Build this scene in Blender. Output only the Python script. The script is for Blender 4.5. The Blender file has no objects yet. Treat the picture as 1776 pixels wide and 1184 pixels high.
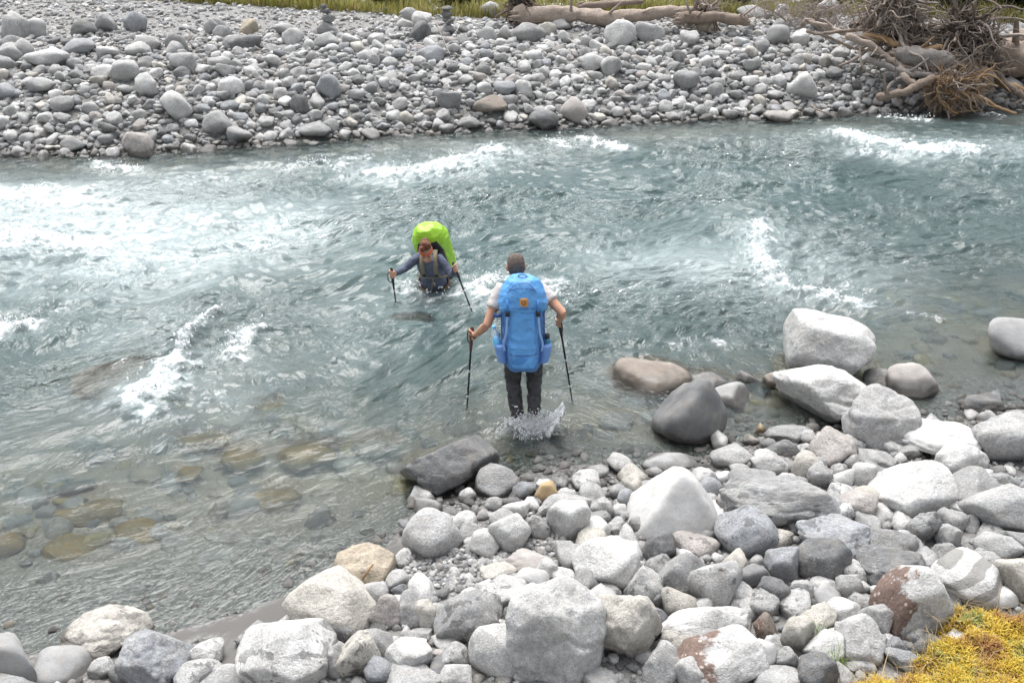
import bpy, bmesh, math, random
import numpy as np
from mathutils import Vector, Matrix, Euler

# ------------------------------------------------------------------ camera, world, sun, exposure
sc = bpy.context.scene
col = sc.collection
R = math.radians
CAM_H, PITCH, FPX = 5.0, R(27.0), 1776 * 35.0 / 36.0
cd = bpy.data.cameras.new("camera"); cam = bpy.data.objects.new("camera", cd); col.objects.link(cam)
cd.lens = 35.0; cd.sensor_width = 36.0; cd.clip_start = 0.1; cd.clip_end = 1500
cam.location = (0, 0, CAM_H); cam.rotation_euler = (R(90) - PITCH, 0, 0)
sc.camera = cam

SUN_EL, SUN_AZ = R(66), R(-18)          # soft sun behind thin cloud, high ahead
w = bpy.data.worlds.new("World"); sc.world = w; w.use_nodes = True
wn = w.node_tree.nodes; wl = w.node_tree.links
bg = wn["Background"]
sky = wn.new("ShaderNodeTexSky"); sky.sky_type = 'NISHITA'; sky.sun_disc = False
sky.sun_elevation = SUN_EL; sky.sun_rotation = SUN_AZ
sky.air_density = 1.0; sky.dust_density = 4.0; sky.ozone_density = 1.0
hs = wn.new("ShaderNodeHueSaturation"); hs.inputs["Saturation"].default_value = 0.24
wl.new(sky.outputs[0], hs.inputs["Color"])
wl.new(hs.outputs[0], bg.inputs["Color"])
bg.inputs["Strength"].default_value = 0.09
sd = bpy.data.lights.new("sun", 'SUN'); sun = bpy.data.objects.new("sun", sd); col.objects.link(sun)
sd.energy = 1.5; sd.angle = R(42); sd.color = (1.0, 0.985, 0.965)
sdir = Vector((math.sin(SUN_AZ) * math.cos(SUN_EL), math.cos(SUN_AZ) * math.cos(SUN_EL), math.sin(SUN_EL)))
sun.rotation_euler = (-sdir).to_track_quat('-Z', 'Y').to_euler()
sc.view_settings.view_transform = 'Standard'; sc.view_settings.look = 'None'
sc.view_settings.exposure = 1.5; sc.view_settings.gamma = 1.0
sc.render.engine = 'CYCLES'
sc.cycles.use_denoising = True
sc.cycles.max_bounces = 8; sc.cycles.diffuse_bounces = 3; sc.cycles.glossy_bounces = 3
sc.cycles.transmission_bounces = 5; sc.cycles.transparent_max_bounces = 12
sc.cycles.sample_clamp_indirect = 6.0; sc.cycles.blur_glossy = 0.5

rng = random.Random(7); nrg = np.random.default_rng(11)

# ------------------------------------------------------------------ pixel (of the 1776x1184 photograph) <-> place
CP, SP = math.cos(PITCH), math.sin(PITCH)
def ray(px, py):
    a, b = (px - 888) / FPX, -(py - 592) / FPX
    return Vector((a, CP + b * SP, -SP + b * CP))
def PZ(px, py, z=0.0):                    # on the level z
    d = ray(px, py); return Vector((0, 0, CAM_H)) + d * ((z - CAM_H) / d.z)
def PY(px, py, Y):                        # on the upright plane y = Y
    d = ray(px, py); return Vector((0, 0, CAM_H)) + d * (Y / d.y)

# ------------------------------------------------------------------ noise
_p = np.random.default_rng(5).permutation(512).astype(np.int64); _perm = np.concatenate([_p, _p, _p])
_g = np.random.default_rng(6).normal(size=(512, 3)); _g /= np.linalg.norm(_g, axis=1)[:, None]
def perlin(x, y, z=0.0):
    x, y, z = np.broadcast_arrays(np.asarray(x, float), np.asarray(y, float), np.asarray(z, float))
    xi, yi, zi = np.floor(x).astype(np.int64), np.floor(y).astype(np.int64), np.floor(z).astype(np.int64)
    xf, yf, zf = x - xi, y - yi, z - zi
    fade = lambda t: t * t * t * (t * (t * 6 - 15) + 10)
    u, v, s = fade(xf), fade(yf), fade(zf)
    def gr(i, j, k):
        h = _perm[_perm[_perm[(xi + i) & 511] + ((yi + j) & 511)] + ((zi + k) & 511)]
        g = _g[h]
        return g[..., 0] * (xf - i) + g[..., 1] * (yf - j) + g[..., 2] * (zf - k)
    lx = lambda j, k: gr(0, j, k) * (1 - u) + gr(1, j, k) * u
    ly = lambda k: lx(0, k) * (1 - v) + lx(1, k) * v
    if np.all(zf == 0): return ly(0) * 1.5
    return (ly(0) * (1 - s) + ly(1) * s) * 1.5
def fbm(x, y, z=0.0, o=4, gain=0.5, lac=2.03):
    t, a, f = 0.0, 1.0, 1.0
    for i in range(o):
        t = t + a * perlin(x * f + 17.3 * i, y * f + 5.1 * i, np.asarray(z) * f + 3.7 * i if np.ndim(z) else z); a *= gain; f *= lac
    return t
def sstep(a, b, x):
    t = np.clip((x - a) / (b - a), 0, 1); return t * t * (3 - 2 * t)

# ------------------------------------------------------------------ mesh helpers
def mesh_np(name, V, F, smooth=True):
    V = np.asarray(V, np.float32); F = np.asarray(F, np.int32)
    me = bpy.data.meshes.new(name); k = F.shape[1]
    me.vertices.add(len(V)); me.vertices.foreach_set("co", V.ravel())
    me.loops.add(F.size); me.loops.foreach_set("vertex_index", F.ravel())
    me.polygons.add(len(F)); me.polygons.foreach_set("loop_start", np.arange(0, F.size, k, dtype=np.int32))
    if smooth: me.polygons.foreach_set("use_smooth", np.ones(len(F), bool))
    me.update(calc_edges=True); return me
def link(name, me, mat=None, parent=None, loc=None):
    o = bpy.data.objects.new(name, me); col.objects.link(o)
    if mat is not None and me is not None and not me.materials: me.materials.append(mat)
    if parent is not None: o.parent = parent
    if loc is not None: o.location = loc
    return o
def tag(o, label=None, cat=None, group=None, kind=None):
    if label: o["label"] = label
    if cat: o["category"] = cat
    if group: o["group"] = group
    if kind: o["kind"] = kind
    return o
def empty(name, loc=(0, 0, 0)):
    o = bpy.data.objects.new(name, None); col.objects.link(o); o.location = loc; o.empty_display_size = 0.1; return o
_ico = {}
def ico(n):
    if n not in _ico:
        bm = bmesh.new(); bmesh.ops.create_icosphere(bm, subdivisions=n, radius=1.0)
        bm.verts.ensure_lookup_table()
        V = np.array([v.co[:] for v in bm.verts]); F = np.array([[v.index for v in f.verts] for f in bm.faces]); bm.free()
        _ico[n] = (V / np.linalg.norm(V, axis=1)[:, None], F)
    return _ico[n]

# ------------------------------------------------------------------ node helper
class NT:
    def __init__(s, name):
        s.m = bpy.data.materials.new(name); s.m.use_nodes = True; s.t = s.m.node_tree; s.t.nodes.clear()
        s.out = s.t.nodes.new("ShaderNodeOutputMaterial")
    def n(s, typ, **kw):
        nd = s.t.nodes.new("ShaderNode" + typ)
        for k, v in kw.items():
            if k.startswith("_"): setattr(nd, k[1:], v)
        for k, v in kw.items():
            if k.startswith("_"): continue
            key = int(k[1:]) if k[0] == "i" and k[1:].isdigit() else k
            if isinstance(key, str):
                key = next(i.name for i in nd.inputs if i.name.replace(" ", "").lower() == key.replace("_", "").lower())
            s.set(nd.inputs[key], v)
        return nd
    def set(s, sock, v):
        if isinstance(v, bpy.types.NodeSocket): s.t.links.new(v, sock)
        elif isinstance(v, bpy.types.Node): s.t.links.new(v.outputs[0], sock)
        else:
            if sock.type == 'RGBA' and not isinstance(v, (int, float)) and len(v) == 3: v = (*v, 1)
            sock.default_value = v
    def math(s, op, a, b=0.0, c=None):
        nd = s.n("Math", _operation=op); s.set(nd.inputs[0], a); s.set(nd.inputs[1], b)
        if c is not None: s.set(nd.inputs[2], c)
        return nd.outputs[0]
    def mix(s, f, a, b, mode='MIX'):
        nd = s.n("Mix", _data_type='RGBA', _blend_type=mode); s.set(nd.inputs[0], f); s.set(nd.inputs[6], a); s.set(nd.inputs[7], b); return nd.outputs[2]
    def ramp(s, f, pts):
        nd = s.n("ValToRGB"); s.set(nd.inputs[0], f); e = nd.color_ramp.elements
        while len(e) < len(pts): e.new(0.5)
        for el, (p, c) in zip(e, pts):
            el.position = p; el.color = (c, c, c, 1) if isinstance(c, (int, float)) else (*c, 1)
        return nd.outputs[0]
    def range(s, f, a, b, c=0.0, d=1.0, smooth=False):
        nd = s.n("MapRange", _interpolation_type='SMOOTHSTEP' if smooth else 'LINEAR', _clamp=True)
        for i, v in enumerate((f, a, b, c, d)): s.set(nd.inputs[i], v)
        return nd.outputs[0]
    def noise(s, vec, scale, detail=4, rough=0.55, dist=0.0):
        nd = s.n("TexNoise", Vector=vec, Scale=scale, Detail=detail, Roughness=rough, Distortion=dist); return nd.outputs["Fac"]
    def bump(s, h, strength=0.5, dist=0.02, normal=None):
        nd = s.n("Bump", Strength=strength, Distance=dist, Height=h)
        if normal is not None: s.set(nd.inputs["Normal"], normal)
        return nd.outputs[0]
    def bsdf(s, color, rough=0.8, normal=None, **kw):
        nd = s.n("BsdfPrincipled", Base_Color=color, Roughness=rough)
        if normal is not None: s.set(nd.inputs["Normal"], normal)
        for k, v in kw.items(): s.set(nd.inputs[k.replace("_", " ")], v)
        return nd.outputs[0]
    def done(s, surf): s.t.links.new(surf, s.out.inputs["Surface"]); return s.m

def simple(name, c, rough=0.7, noise_amt=0.15, nscale=20, bump=0.2, bscale=60, bd=0.004, **kw):
    t = NT(name); tc = t.n("TexCoord").outputs["Object"]
    f = t.range(t.noise(tc, nscale, 4), 0.3, 0.7, 1 - noise_amt, 1 + noise_amt)
    cc = t.n("VectorMath", _operation='SCALE'); t.set(cc.inputs[0], c); t.set(cc.inputs["Scale"], f)
    nb = t.bump(t.noise(tc, bscale, 3), bump, bd)
    return t.done(t.bsdf(cc.outputs[0], rough, nb, **kw))

# ------------------------------------------------------------------ the lie of the land
NEAR_PX = [(-500, 1330), (-150, 1190), (0, 1140), (130, 1130), (330, 1090), (450, 1055), (560, 1005), (685, 945), (712, 880), (860, 845), (930, 812), (1010, 806),
           (1120, 815), (1210, 795), (1300, 765), (1340, 748), (1450, 752), (1600, 742), (1700, 722), (1776, 712), (2100, 680), (2700, 640)]
FAR_PX = [(-700, 285), (0, 268), (150, 268), (330, 258), (500, 246), (600, 238), (700, 230), (850, 222), (1000, 216), (1200, 206), (1400, 199), (1540, 190), (1776, 186), (2400, 160)]
def _curve(px):
    q = [PZ(a, b) for a, b in px]; q.sort(key=lambda v: v.x); return np.array([v.x for v in q]), np.array([v.y for v in q])
_nx, _ny = _curve(NEAR_PX); _fx, _fy = _curve(FAR_PX)
def y_near(x): return np.interp(x, _nx, _ny)
def y_far(x): return np.interp(x, _fx, _fy)
def ground_z(x, y):
    x = np.asarray(x, float); y = np.asarray(y, float)
    dn = y - y_near(x); df = y_far(x) - y
    wob = 0.05 * perlin(x * 0.5, y * 0.5, 0.0) + 0.03 * perlin(x * 1.7, y * 1.7, 0.0)
    inn = np.clip(dn, 0, None); inf = np.clip(df, 0, None)
    Ls = 2.6 + 2.6 * sstep(-0.3, -3.0, x) + 1.4 * sstep(2.5, 5.0, x)
    depth = 1.0 * (1 - np.exp(-(inn / Ls) ** 1.4)) * (1 - np.exp(-(inf / 1.7) ** 1.2))
    river = -depth + wob * sstep(0, 1.5, np.minimum(inn, inf))
    b = np.clip(-dn, 0, None)
    near = 0.36 * (1 - np.exp(-b / 2.6)) + wob * sstep(0.2, 1.2, b) * 0.8 + 0.9 * sstep(3.2, 6.5, b)
    f = np.clip(-df, 0, None)
    far = 1.15 * (1 - np.exp(-(f / 1.75) ** 1.15)) + wob * sstep(0.4, 2, f) + 1.3 * sstep(14, 60, f)
    return np.where(dn < 0, near, np.where(df < 0, far, river))
GBX, GBY = [-60, -20, -8.6, -4.4, -1.5, 0, .6, 5, 9, 13, 20, 60], [40, 31, 27.2, 25.9, 25.1, 24.7, 25.0, 25.5, 24.9, 24.5, 25, 30]      # edge of the grass behind the shingle
def gz(x, y): return float(ground_z(x, y))

# ------------------------------------------------------------------ ground: one sheet, river bed and both banks
def dense(a, b, c, d, h, H):
    """coordinates a..d, step h inside b..c, growing towards the ends"""
    mid = list(np.arange(b, c, h)); lo = []; x = b; s = h
    while x > a: s = min(s * 1.25, H); x -= s; lo.append(x)
    hi = []; x = c; s = h
    while x < d: s = min(s * 1.25, H); hi.append(x); x += s
    return np.array(lo[::-1] + mid + hi)
gx = dense(-400, -13, 13, 400, 0.12, 40); gy = dense(-60, 2.0, 31, 700, 0.10, 40)
X, Y = np.meshgrid(gx, gy); Z = ground_z(X, Y)
nx, ny = len(gx), len(gy)
ii = (np.arange(ny - 1)[:, None] * nx + np.arange(nx - 1)[None, :]).ravel()
F = np.stack([ii, ii + 1, ii + nx + 1, ii + nx], 1)
gm = mesh_np("ground", np.stack([X.ravel(), Y.ravel(), Z.ravel()], 1), F)
veg = sstep(-.6, .6, Y.ravel() - np.interp(X.ravel(), GBX, GBY) + .5 * perlin(X.ravel(), Y.ravel()))
a = gm.attributes.new("veg", 'FLOAT', 'POINT'); a.data.foreach_set("value", veg.astype(np.float32))
SAND_PX = [(300,1092),(450,1052),(560,1000),(640,950),(700,935),(715,960),(600,1000),(520,1075),(425,1100),(425,1184),(375,1200),(375,1105),(330,1110),(250,1150),(235,1105)]
def inpoly(u, v, P):
    c = False; j = len(P) - 1
    for i in range(len(P)):
        if (P[i][1] > v) != (P[j][1] > v) and u < (P[j][0] - P[i][0]) * (v - P[i][1]) / (P[j][1] - P[i][1]) + P[i][0]: c = not c
        j = i
    return c
sandp = [(p.x, p.y) for p in (PZ(u, v, .03) for u, v in SAND_PX)]; sv = np.zeros(X.size, np.float32)
for i in np.nonzero((X.ravel() > -4) & (X.ravel() < 0) & (Y.ravel() > 4) & (Y.ravel() < 7.5))[0]: sv[i] = inpoly(X.ravel()[i], Y.ravel()[i], sandp)
a = gm.attributes.new("silt", 'FLOAT', 'POINT'); a.data.foreach_set("value", sv)
t = NT("gravel_ground"); pos = t.n("NewGeometry").outputs["Position"]
n1 = t.noise(pos, 1.3, 5); n2 = t.noise(pos, 34, 4, 0.7); silt_ = t.n("Attribute", _attribute_name="silt").outputs["Fac"]
vo = t.n("TexVoronoi", Vector=pos, Scale=26.0); vo2 = t.n("TexVoronoi", Vector=pos, Scale=60.0)
stone = t.ramp(vo.outputs["Color"], [(0.1, (0.10, 0.10, 0.10)), (0.5, (0.19, 0.19, 0.19)), (0.9, (0.31, 0.31, 0.30))])
sand = t.mix(silt_, t.mix(n2, (0.15, 0.145, 0.135), (0.24, 0.235, 0.225)), t.mix(n2, (0.095, 0.09, 0.083), (0.135, 0.128, 0.12)))
silt = t.n("Attribute", _attribute_name="silt").outputs["Fac"]
base = t.mix(t.math('MAXIMUM', t.range(n1, 0.42, 0.6), silt), stone, sand)
sep = t.n("SeparateXYZ", Vector=pos)
wet = t.range(t.math('ADD', sep.outputs[2], t.range(n1, 0.3, 0.7, -0.05, 0.05)), 0.03, 0.16, 1.0, 0.0, True)
base = t.mix(t.math('MULTIPLY', wet, 0.55), base, (0.055, 0.05, 0.045))
algae = t.range(t.noise(pos, 0.7, 3), 0.5, 0.68, 0, 0.35, True)
under = t.range(sep.outputs[2], -0.05, -0.25, 0, 1)
base = t.mix(t.math('MULTIPLY', under, 0.6), base, (0.27, 0.225, 0.165))
base = t.mix(t.math('MULTIPLY', algae, under), base, (0.20, 0.17, 0.07))
# beyond the shingle: earth and grass
gr = t.n("Attribute", _attribute_name="veg").outputs["Fac"]
base = t.mix(gr, base, t.mix(n1, (0.09, 0.10, 0.03), (0.16, 0.14, 0.06)))
h = t.math('ADD', t.math('MULTIPLY', vo.outputs["Distance"], -1.0), t.math('MULTIPLY', n2, 0.4))
nb = t.bump(h, t.range(silt, 0, 1, 0.55, 0.04), 0.03)
MG = t.done(t.bsdf(base, t.range(wet, 0, 1, 0.9, 0.35), nb))
tag(link("ground", gm, MG), kind="structure")

# forested valley sides beyond both banks, added out of frame for dark wave reflections
hx = np.linspace(-420, 420, 240)
for nm, sgn, y0, yw, hh in (("added_hills", 1, 75.0, 140.0, 34.0), ("added_hills", -1, -70.0, -140.0, 26.0)):
    q = np.linspace(0, 1, 40); HX, Q = np.meshgrid(hx, q); HY = y0 + (yw) * Q + 9 * perlin(HX * .02, Q * 2)
    HZ = 1.5 + hh * np.sin(Q * 1.57) ** .8 * (1 + .35 * fbm(HX * .012, Q * 1.5 + sgn, 0.0, 3)) + 1.6 * np.abs(fbm(HX * .25, HY * .25, 0.0, 3)) * (Q > .01)
    n_ = len(hx); ii = (np.arange(39)[:, None] * n_ + np.arange(n_ - 1)[None, :]).ravel(); Fh = np.stack([ii, ii + 1, ii + n_ + 1, ii + n_], 1)
    tag(link(nm, mesh_np(nm, np.stack([HX.ravel(), HY.ravel(), HZ.ravel()], 1), Fh if sgn > 0 else Fh[:, ::-1]), simple("forest_cover", (.045, .06, .03), .9, .5, .25, .8, .4, .5)), kind="structure")

# ------------------------------------------------------------------ rock materials
def rock_mat(name, spots=0.0, lichen=0.0, bands=0.0, veins=0.4, smooth=False, algae=0.0, attr=False):
    t = NT(name); oi = t.n("ObjectInfo"); tc = t.n("TexCoord").outputs["Object"]
    off = t.n("CombineXYZ", X=t.math('MULTIPLY', oi.outputs["Random"], 37.0), Y=t.math('MULTIPLY', oi.outputs["Random"], 91.0), Z=0.0)
    v = t.n("VectorMath", _operation='ADD', i0=tc, i1=off).outputs[0]
    pos = t.n("NewGeometry").outputs["Position"]; sep = t.n("SeparateXYZ", Vector=pos)
    c = t.n("Attribute", _attribute_name="tint").outputs["Color"] if attr else oi.outputs["Color"]
    if attr: c = t.mix(1.0, c, t.ramp(oi.outputs["Random"], [(0.0, 0.72), (0.5, 1.0), (1.0, 1.3)]), 'MULTIPLY')
    big = t.noise(v, 1.3, 5, 0.6); fine = t.noise(v, 11, 6, 0.7); grain = t.noise(pos, 130, 3, 0.75)
    def scale(c, f):
        n = t.n("VectorMath", _operation='SCALE'); t.set(n.inputs[0], c); t.set(n.inputs["Scale"], f); return n.outputs[0]
    c = scale(c, t.range(big, 0.3, 0.7, 0.74, 1.2))
    c = t.mix(t.range(t.noise(v, 2.1, 3), 0.45, 0.7, 0, 0.3), c, (0.36, 0.33, 0.28))
    c = scale(c, t.range(fine, 0.3, 0.72, 0.66 if not smooth else 0.9, 1.24 if not smooth else 1.08))
    c = scale(c, t.range(grain, 0.28, 0.72, 0.66 if not smooth else 0.84, 1.3 if not smooth else 1.15))
    if veins:
        vn = t.noise(v, 1.7, 4, 0.6, 0.8)
        line = t.range(t.math('ABSOLUTE', t.math('SUBTRACT', vn, 0.5)), 0.0, 0.014, 1, 0)
        line = t.math('MULTIPLY', line, t.range(t.noise(v, 1.1, 2), 0.5, 0.6, 0, veins))
        c = t.mix(line, c, (0.68, 0.67, 0.64))
        vn2 = t.noise(v, 2.6, 3, 0.6, 0.4)
        crack = t.range(t.math('ABSOLUTE', t.math('SUBTRACT', vn2, 0.47)), 0.0, 0.01, 1, 0)
        crack = t.math('MULTIPLY', crack, t.range(t.noise(v, 1.9, 2), 0.5, 0.58, 0, 0.6))
        c = t.mix(crack, c, scale(c, 0.45))
    if bands:
        rotv = t.n("Mapping", Vector=v, Rotation=(0.25, 0.5, 0.15))
        wv = t.n("TexWave", Vector=rotv, Scale=0.55, Distortion=2.4, Detail=3.0, _bands_direction='Z').outputs["Fac"]
        c = t.mix(t.range(wv, 0.45, 0.6, 0, bands), c, (0.23, 0.225, 0.21))
    rough = t.range(fine, 0.3, 0.7, 0.75, 0.95)
    if spots:
        sp = t.range(t.noise(v, 2.3, 3, 0.5, 0.3), 0.575, 0.595, 0, 1)
        sp2 = t.range(t.n("TexVoronoi", Vector=v, Scale=3.4, Randomness=1.0).outputs["Distance"], 0.15, 0.18, 1, 0)
        sp = t.math('MULTIPLY', t.math('MAXIMUM', sp, sp2), t.range(t.noise(v, 0.9, 2), 0.42, 0.5, 0, spots))
        c = t.mix(sp, c, scale(c, 0.5)); rough = t.math('SUBTRACT', rough, t.math('MULTIPLY', sp, 0.25))
    if lichen:
        sx = t.n("SeparateXYZ", Vector=tc)
        edge = t.math('ADD', t.math('MULTIPLY', sx.outputs[0], -0.55), t.math('MULTIPLY', t.noise(v, 1.6, 5, 0.6), 1.6))
        lm = t.range(edge, 0.96, 1.06, 0, lichen)
        lc = t.mix(t.range(fine, 0.35, 0.65), (0.095, 0.06, 0.048), (0.21, 0.14, 0.11))
        c = t.mix(lm, c, lc)
        vr = t.n("TexVoronoi", Vector=v, Scale=4.2, Randomness=1.0).outputs["Distance"]
        dots = t.math('MULTIPLY', t.range(t.math('ADD', vr, t.math('MULTIPLY', fine, 0.18)), 0.28, 0.31, 1, 0), lm)
        c = t.mix(t.math('MULTIPLY', dots, 0.85), c, (0.5, 0.42, 0.38))
    if algae:
        am = t.range(t.noise(v, 1.4, 4), 0.35, 0.6, 0, algae)
        c = t.mix(am, c, (0.44, 0.27, 0.06))
    # wet where the river reaches it
    wet = t.range(t.math('ADD', sep.outputs[2], t.range(t.noise(pos, 5, 3), 0.3, 0.7, -0.05, 0.05)), 0.05, 0.12, 1.0, 0.0, True)
    c = t.mix(wet, c, t.mix(0.5, scale(c, 0.5), scale(t.mix(0.5, c, (0.2, 0.16, 0.11)), 0.5)))
    c = t.mix(t.range(sep.outputs[2], -0.02, -0.10, 0, 0.55), c, oi.outputs["Color"] if not attr else t.n("Attribute", _attribute_name="tint").outputs["Color"]) if not algae else c
    rough = t.mix(wet, rough, (0.28, 0.28, 0.28))
    ridge = t.math('ABSOLUTE', t.math('SUBTRACT', t.noise(v, 2.6, 5, 0.62, 0.5), 0.5))
    vd = t.n("TexVoronoi", _feature='DISTANCE_TO_EDGE', Vector=t.n("VectorMath", _operation='ADD', i0=v, i1=t.n("TexNoise", Vector=v, Scale=2.2, Detail=3.0).outputs["Color"]).outputs[0], Scale=1.5)
    ridge = t.math('ADD', ridge, t.math('MULTIPLY', t.range(vd.outputs["Distance"], 0.0, 0.05, 0, 1), 0.10 if not smooth else 0.0))
    h = t.math('ADD', t.math('MULTIPLY', fine, 0.35 if not smooth else 0.1), t.math('MULTIPLY', ridge, 0.9 if not smooth else 0.1))
    rm = t.n("TexNoise", _noise_type='RIDGED_MULTIFRACTAL', Vector=v, Scale=1.6, Detail=7.0, Roughness=0.55, Lacunarity=2.1).outputs["Fac"]
    nb = t.bump(h, 0.55 if not smooth else 0.3, 0.05)
    if not smooth: nb = t.bump(rm, 0.22, 0.05, nb)
    nb = t.bump(grain, 0.4, 0.007, nb)
    return t.done(t.bsdf(c, rough, nb))
MR = {"plain": rock_mat("river_rock"), "spot": rock_mat("rain_spotted_rock", spots=1.0), "lichen": rock_mat("lichened_rock", lichen=0.95, spots=0.5),
      "band": rock_mat("banded_rock", bands=0.9), "smooth": rock_mat("smooth_rock", smooth=True, veins=0.0), "algae": rock_mat("algae_rock", algae=0.8), "cobble": rock_mat("cobble_rock", veins=0.0, attr=True)}

PAL = {"white": (.56, .558, .55), "pale": (.48, .48, .476), "light": (.39, .39, .388), "grey": (.285, .287, .288), "blue": (.285, .297, .315), "dark": (.155, .158, .162),
       "beige": (.47, .45, .41), "tan": (.42, .36, .28), "orange": (.40, .29, .16), "brown": (.24, .205, .175), "pink": (.37, .345, .33), "yellow": (.36, .30, .15)}

# ------------------------------------------------------------------ rock shapes
def rock_shape(seed, style, sub):
    g = np.random.default_rng(seed); D, F = ico(sub)
    if style == "round": n, p, lo, hi, amp = 13, 14.0, 0.74, 1.06, 0.05
    elif style == "smooth": n, p, lo, hi, amp = 8, 4.5, 0.85, 1.05, 0.035
    elif style == "pyramid": n, p, lo, hi, amp = 4, 14.0, .8, 1.0, 0.03
    elif style == "shard": n, p, lo, hi, amp = 9, 46.0, 0.5, 1.05, 0.05
    elif style == "slab": n, p, lo, hi, amp = 13, 32.0, 0.66, 1.1, 0.05
    else: n, p, lo, hi, amp = 15, 42.0, 0.62, 1.08, 0.045
    N = []
    while len(N) < n:
        c = g.normal(size=(60, 3)); c /= np.linalg.norm(c, axis=1)[:, None]
        if not N: N.append(c[0]); continue
        dmax = (c @ np.array(N).T).max(1); N.append(c[np.argmin(dmax + g.uniform(0, 0.35, 60))])
    N = np.array(N); Hh = g.uniform(lo, hi, n)
    if style == "pyramid":
        N = np.array([(0, -.86, .5), (.86, .1, .5), (-.80, -.1, .6), (.1, .9, .45), (.75, -.62, .25), (-.55, -.8, .2), (0, 0, -1), (0, 0, 1), (.35, .2, .9), (-1, 0, 0), (1, 0, -.1)], float); N /= np.linalg.norm(N, axis=1)[:, None]
        Hh = np.array([.62, .60, .58, .66, .82, .85, .55, .98, .84, .98, .98]); n = len(N)
    a = np.clip(D @ N.T, 0, None) / Hh
    r = (a ** p).sum(1) ** (-1.0 / p); r = np.minimum(r, 1.7)
    o = g.uniform(0, 60, 3)
    if style in ("round", "angular", "slab", "shard"):       # smaller chips and broken faces
        m = {"round": 16, "angular": 34, "slab": 30, "shard": 14}[style]; d2 = g.normal(size=(m, 3)); d2 /= np.linalg.norm(d2, axis=1)[:, None]
        r2 = ((np.clip(d2 @ N.T, 0, None) / Hh) ** p).sum(1) ** (-1.0 / p); n2 = d2 + g.normal(size=(m, 3)) * .33; n2 /= np.linalg.norm(n2, axis=1)[:, None]
        h2 = r2 * (n2 * d2).sum(1) * g.uniform(.94, 1.0, m); b = np.clip(D @ n2.T, 1e-6, None) / h2
        r = np.minimum(r, ((b ** 60).sum(1) + (1.0 / r) ** 60) ** (-1 / 60.0))
    q = D * r[:, None]
    r = r * (1 + amp * fbm(q[:, 0] * 1.5 + o[0], q[:, 1] * 1.5 + o[1], q[:, 2] * 1.5 + o[2], 3))
    if style in ("angular", "slab"):
        rd = np.abs(perlin(q[:, 0] * 2.3 + o[1], q[:, 1] * 2.3 + o[2], q[:, 2] * 2.3 + o[0]))
        r = r * (1 - 0.07 * np.clip(0.16 - rd, 0, 1) / 0.16)
        st = np.floor(4 * (q @ N[0]) + 0.8 * perlin(q[:, 0] * 2 + o[2], q[:, 1] * 2, q[:, 2] * 2)) / 4
        r = r * (1 + (0.03 if style == 'slab' else 0.015) * (st % 0.5 > 0.2))
    if sub >= 4: r = r * (1 + 0.014 * fbm(q[:, 0] * 6 + o[0], q[:, 1] * 6 + o[1], q[:, 2] * 6 + o[2], 3))
    V = D * r[:, None]
    mn, mx = V.min(0), V.max(0); return (V - (mn + mx) / 2) / ((mx - mn) / 2), F
_protos = {}
def proto(style, k, sub):
    key = (style, k, sub)
    if key not in _protos:
        V, F = rock_shape(1000 + 37 * k + len(style) * 7 + sub, style, sub)
        _protos[key] = mesh_np("rock_%s" % style, V, F)
    return _protos[key]

ROCKS = []      # (object, px box, colour, style, zone, given label)
def ground_hit(px, py):
    z = 0.0
    for _ in range(6):
        p = PZ(px, py, z); z = gz(p.x, p.y)
    return p
def fit(box, sink, floor=-9):
    gz = lambda x, y: max(float(ground_z(x, y)), floor)
    x0, y0, x1, y1 = box; cx, cy = (x0 + x1) / 2, (y0 + y1) / 2
    p = ground_hit(cx, cy); H = 0.2
    if floor > -9: p = PZ(cx, cy, 0.0)
    for _ in range(4):
        zc = gz(p.x, p.y) + sink * H
        p = PZ(cx, cy, zc); dist = (p - Vector((0, 0, CAM_H))).length
        dv = (p - Vector((0, 0, CAM_H))).normalized()
        k = dist / FPX * math.sqrt(1 + ((cx - 888) ** 2 + (cy - 592) ** 2) / FPX ** 2) ** 0 
        W = (x1 - x0) / 2 * k; hv = (y1 - y0) / 2 * k
        s, c = -dv.z, math.sqrt(max(1e-6, 1 - dv.z ** 2))
        D = 0.85 * W
        if (hv ** 2 - (D * s) ** 2) < (0.42 * W * c) ** 2:
            H = 0.42 * W; D = math.sqrt(max((0.45 * W * s) ** 2, hv ** 2 - (H * c) ** 2)) / s
        else:
            H = math.sqrt(hv ** 2 - (D * s) ** 2) / c
        if H > 1.15 * W: H = 1.15 * W
    return Vector((p.x, p.y, gz(p.x, p.y) + sink * H)), (W, D, H)
_seed = [100]
def place(box, colour, style="round", mat="plain", label=None, name="boulder", sub=4, sink=0.45, shared=False, lift=0.0):
    loc, (W, D, H) = fit(box, sink, -0.05 if name != 'submerged_rock' else -9); _seed[0] += 1
    if shared: me = proto(style, _seed[0] % 14, sub).copy() if False else proto(style, _seed[0] % 14, sub)
    else:
        V, F = rock_shape(_seed[0], style, sub); me = mesh_np(name, V, F)
    o = link(name, me, None); o.location = loc + Vector((0, 0, lift)); o.scale = (W * 1.04, D * 1.04, H * 1.04)
    o.rotation_euler = (rng.uniform(-.08, .08), rng.uniform(-.08, .08), rng.uniform(-.15, .15) if not shared else rng.choice((0, math.pi)) + rng.uniform(-.2, .2))
    setmat(o, mat); j = 1 + rng.uniform(-.07, .07)
    o.color = (*[min(0.62, q * j) for q in PAL[colour]], 1)
    ROCKS.append([o, box, colour, style, name, label]); return o
def setmat(o, mat):
    if not o.data.materials: o.data.materials.append(None)
    o.material_slots[0].link = 'OBJECT'; o.material_slots[0].material = MR[mat]

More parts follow.
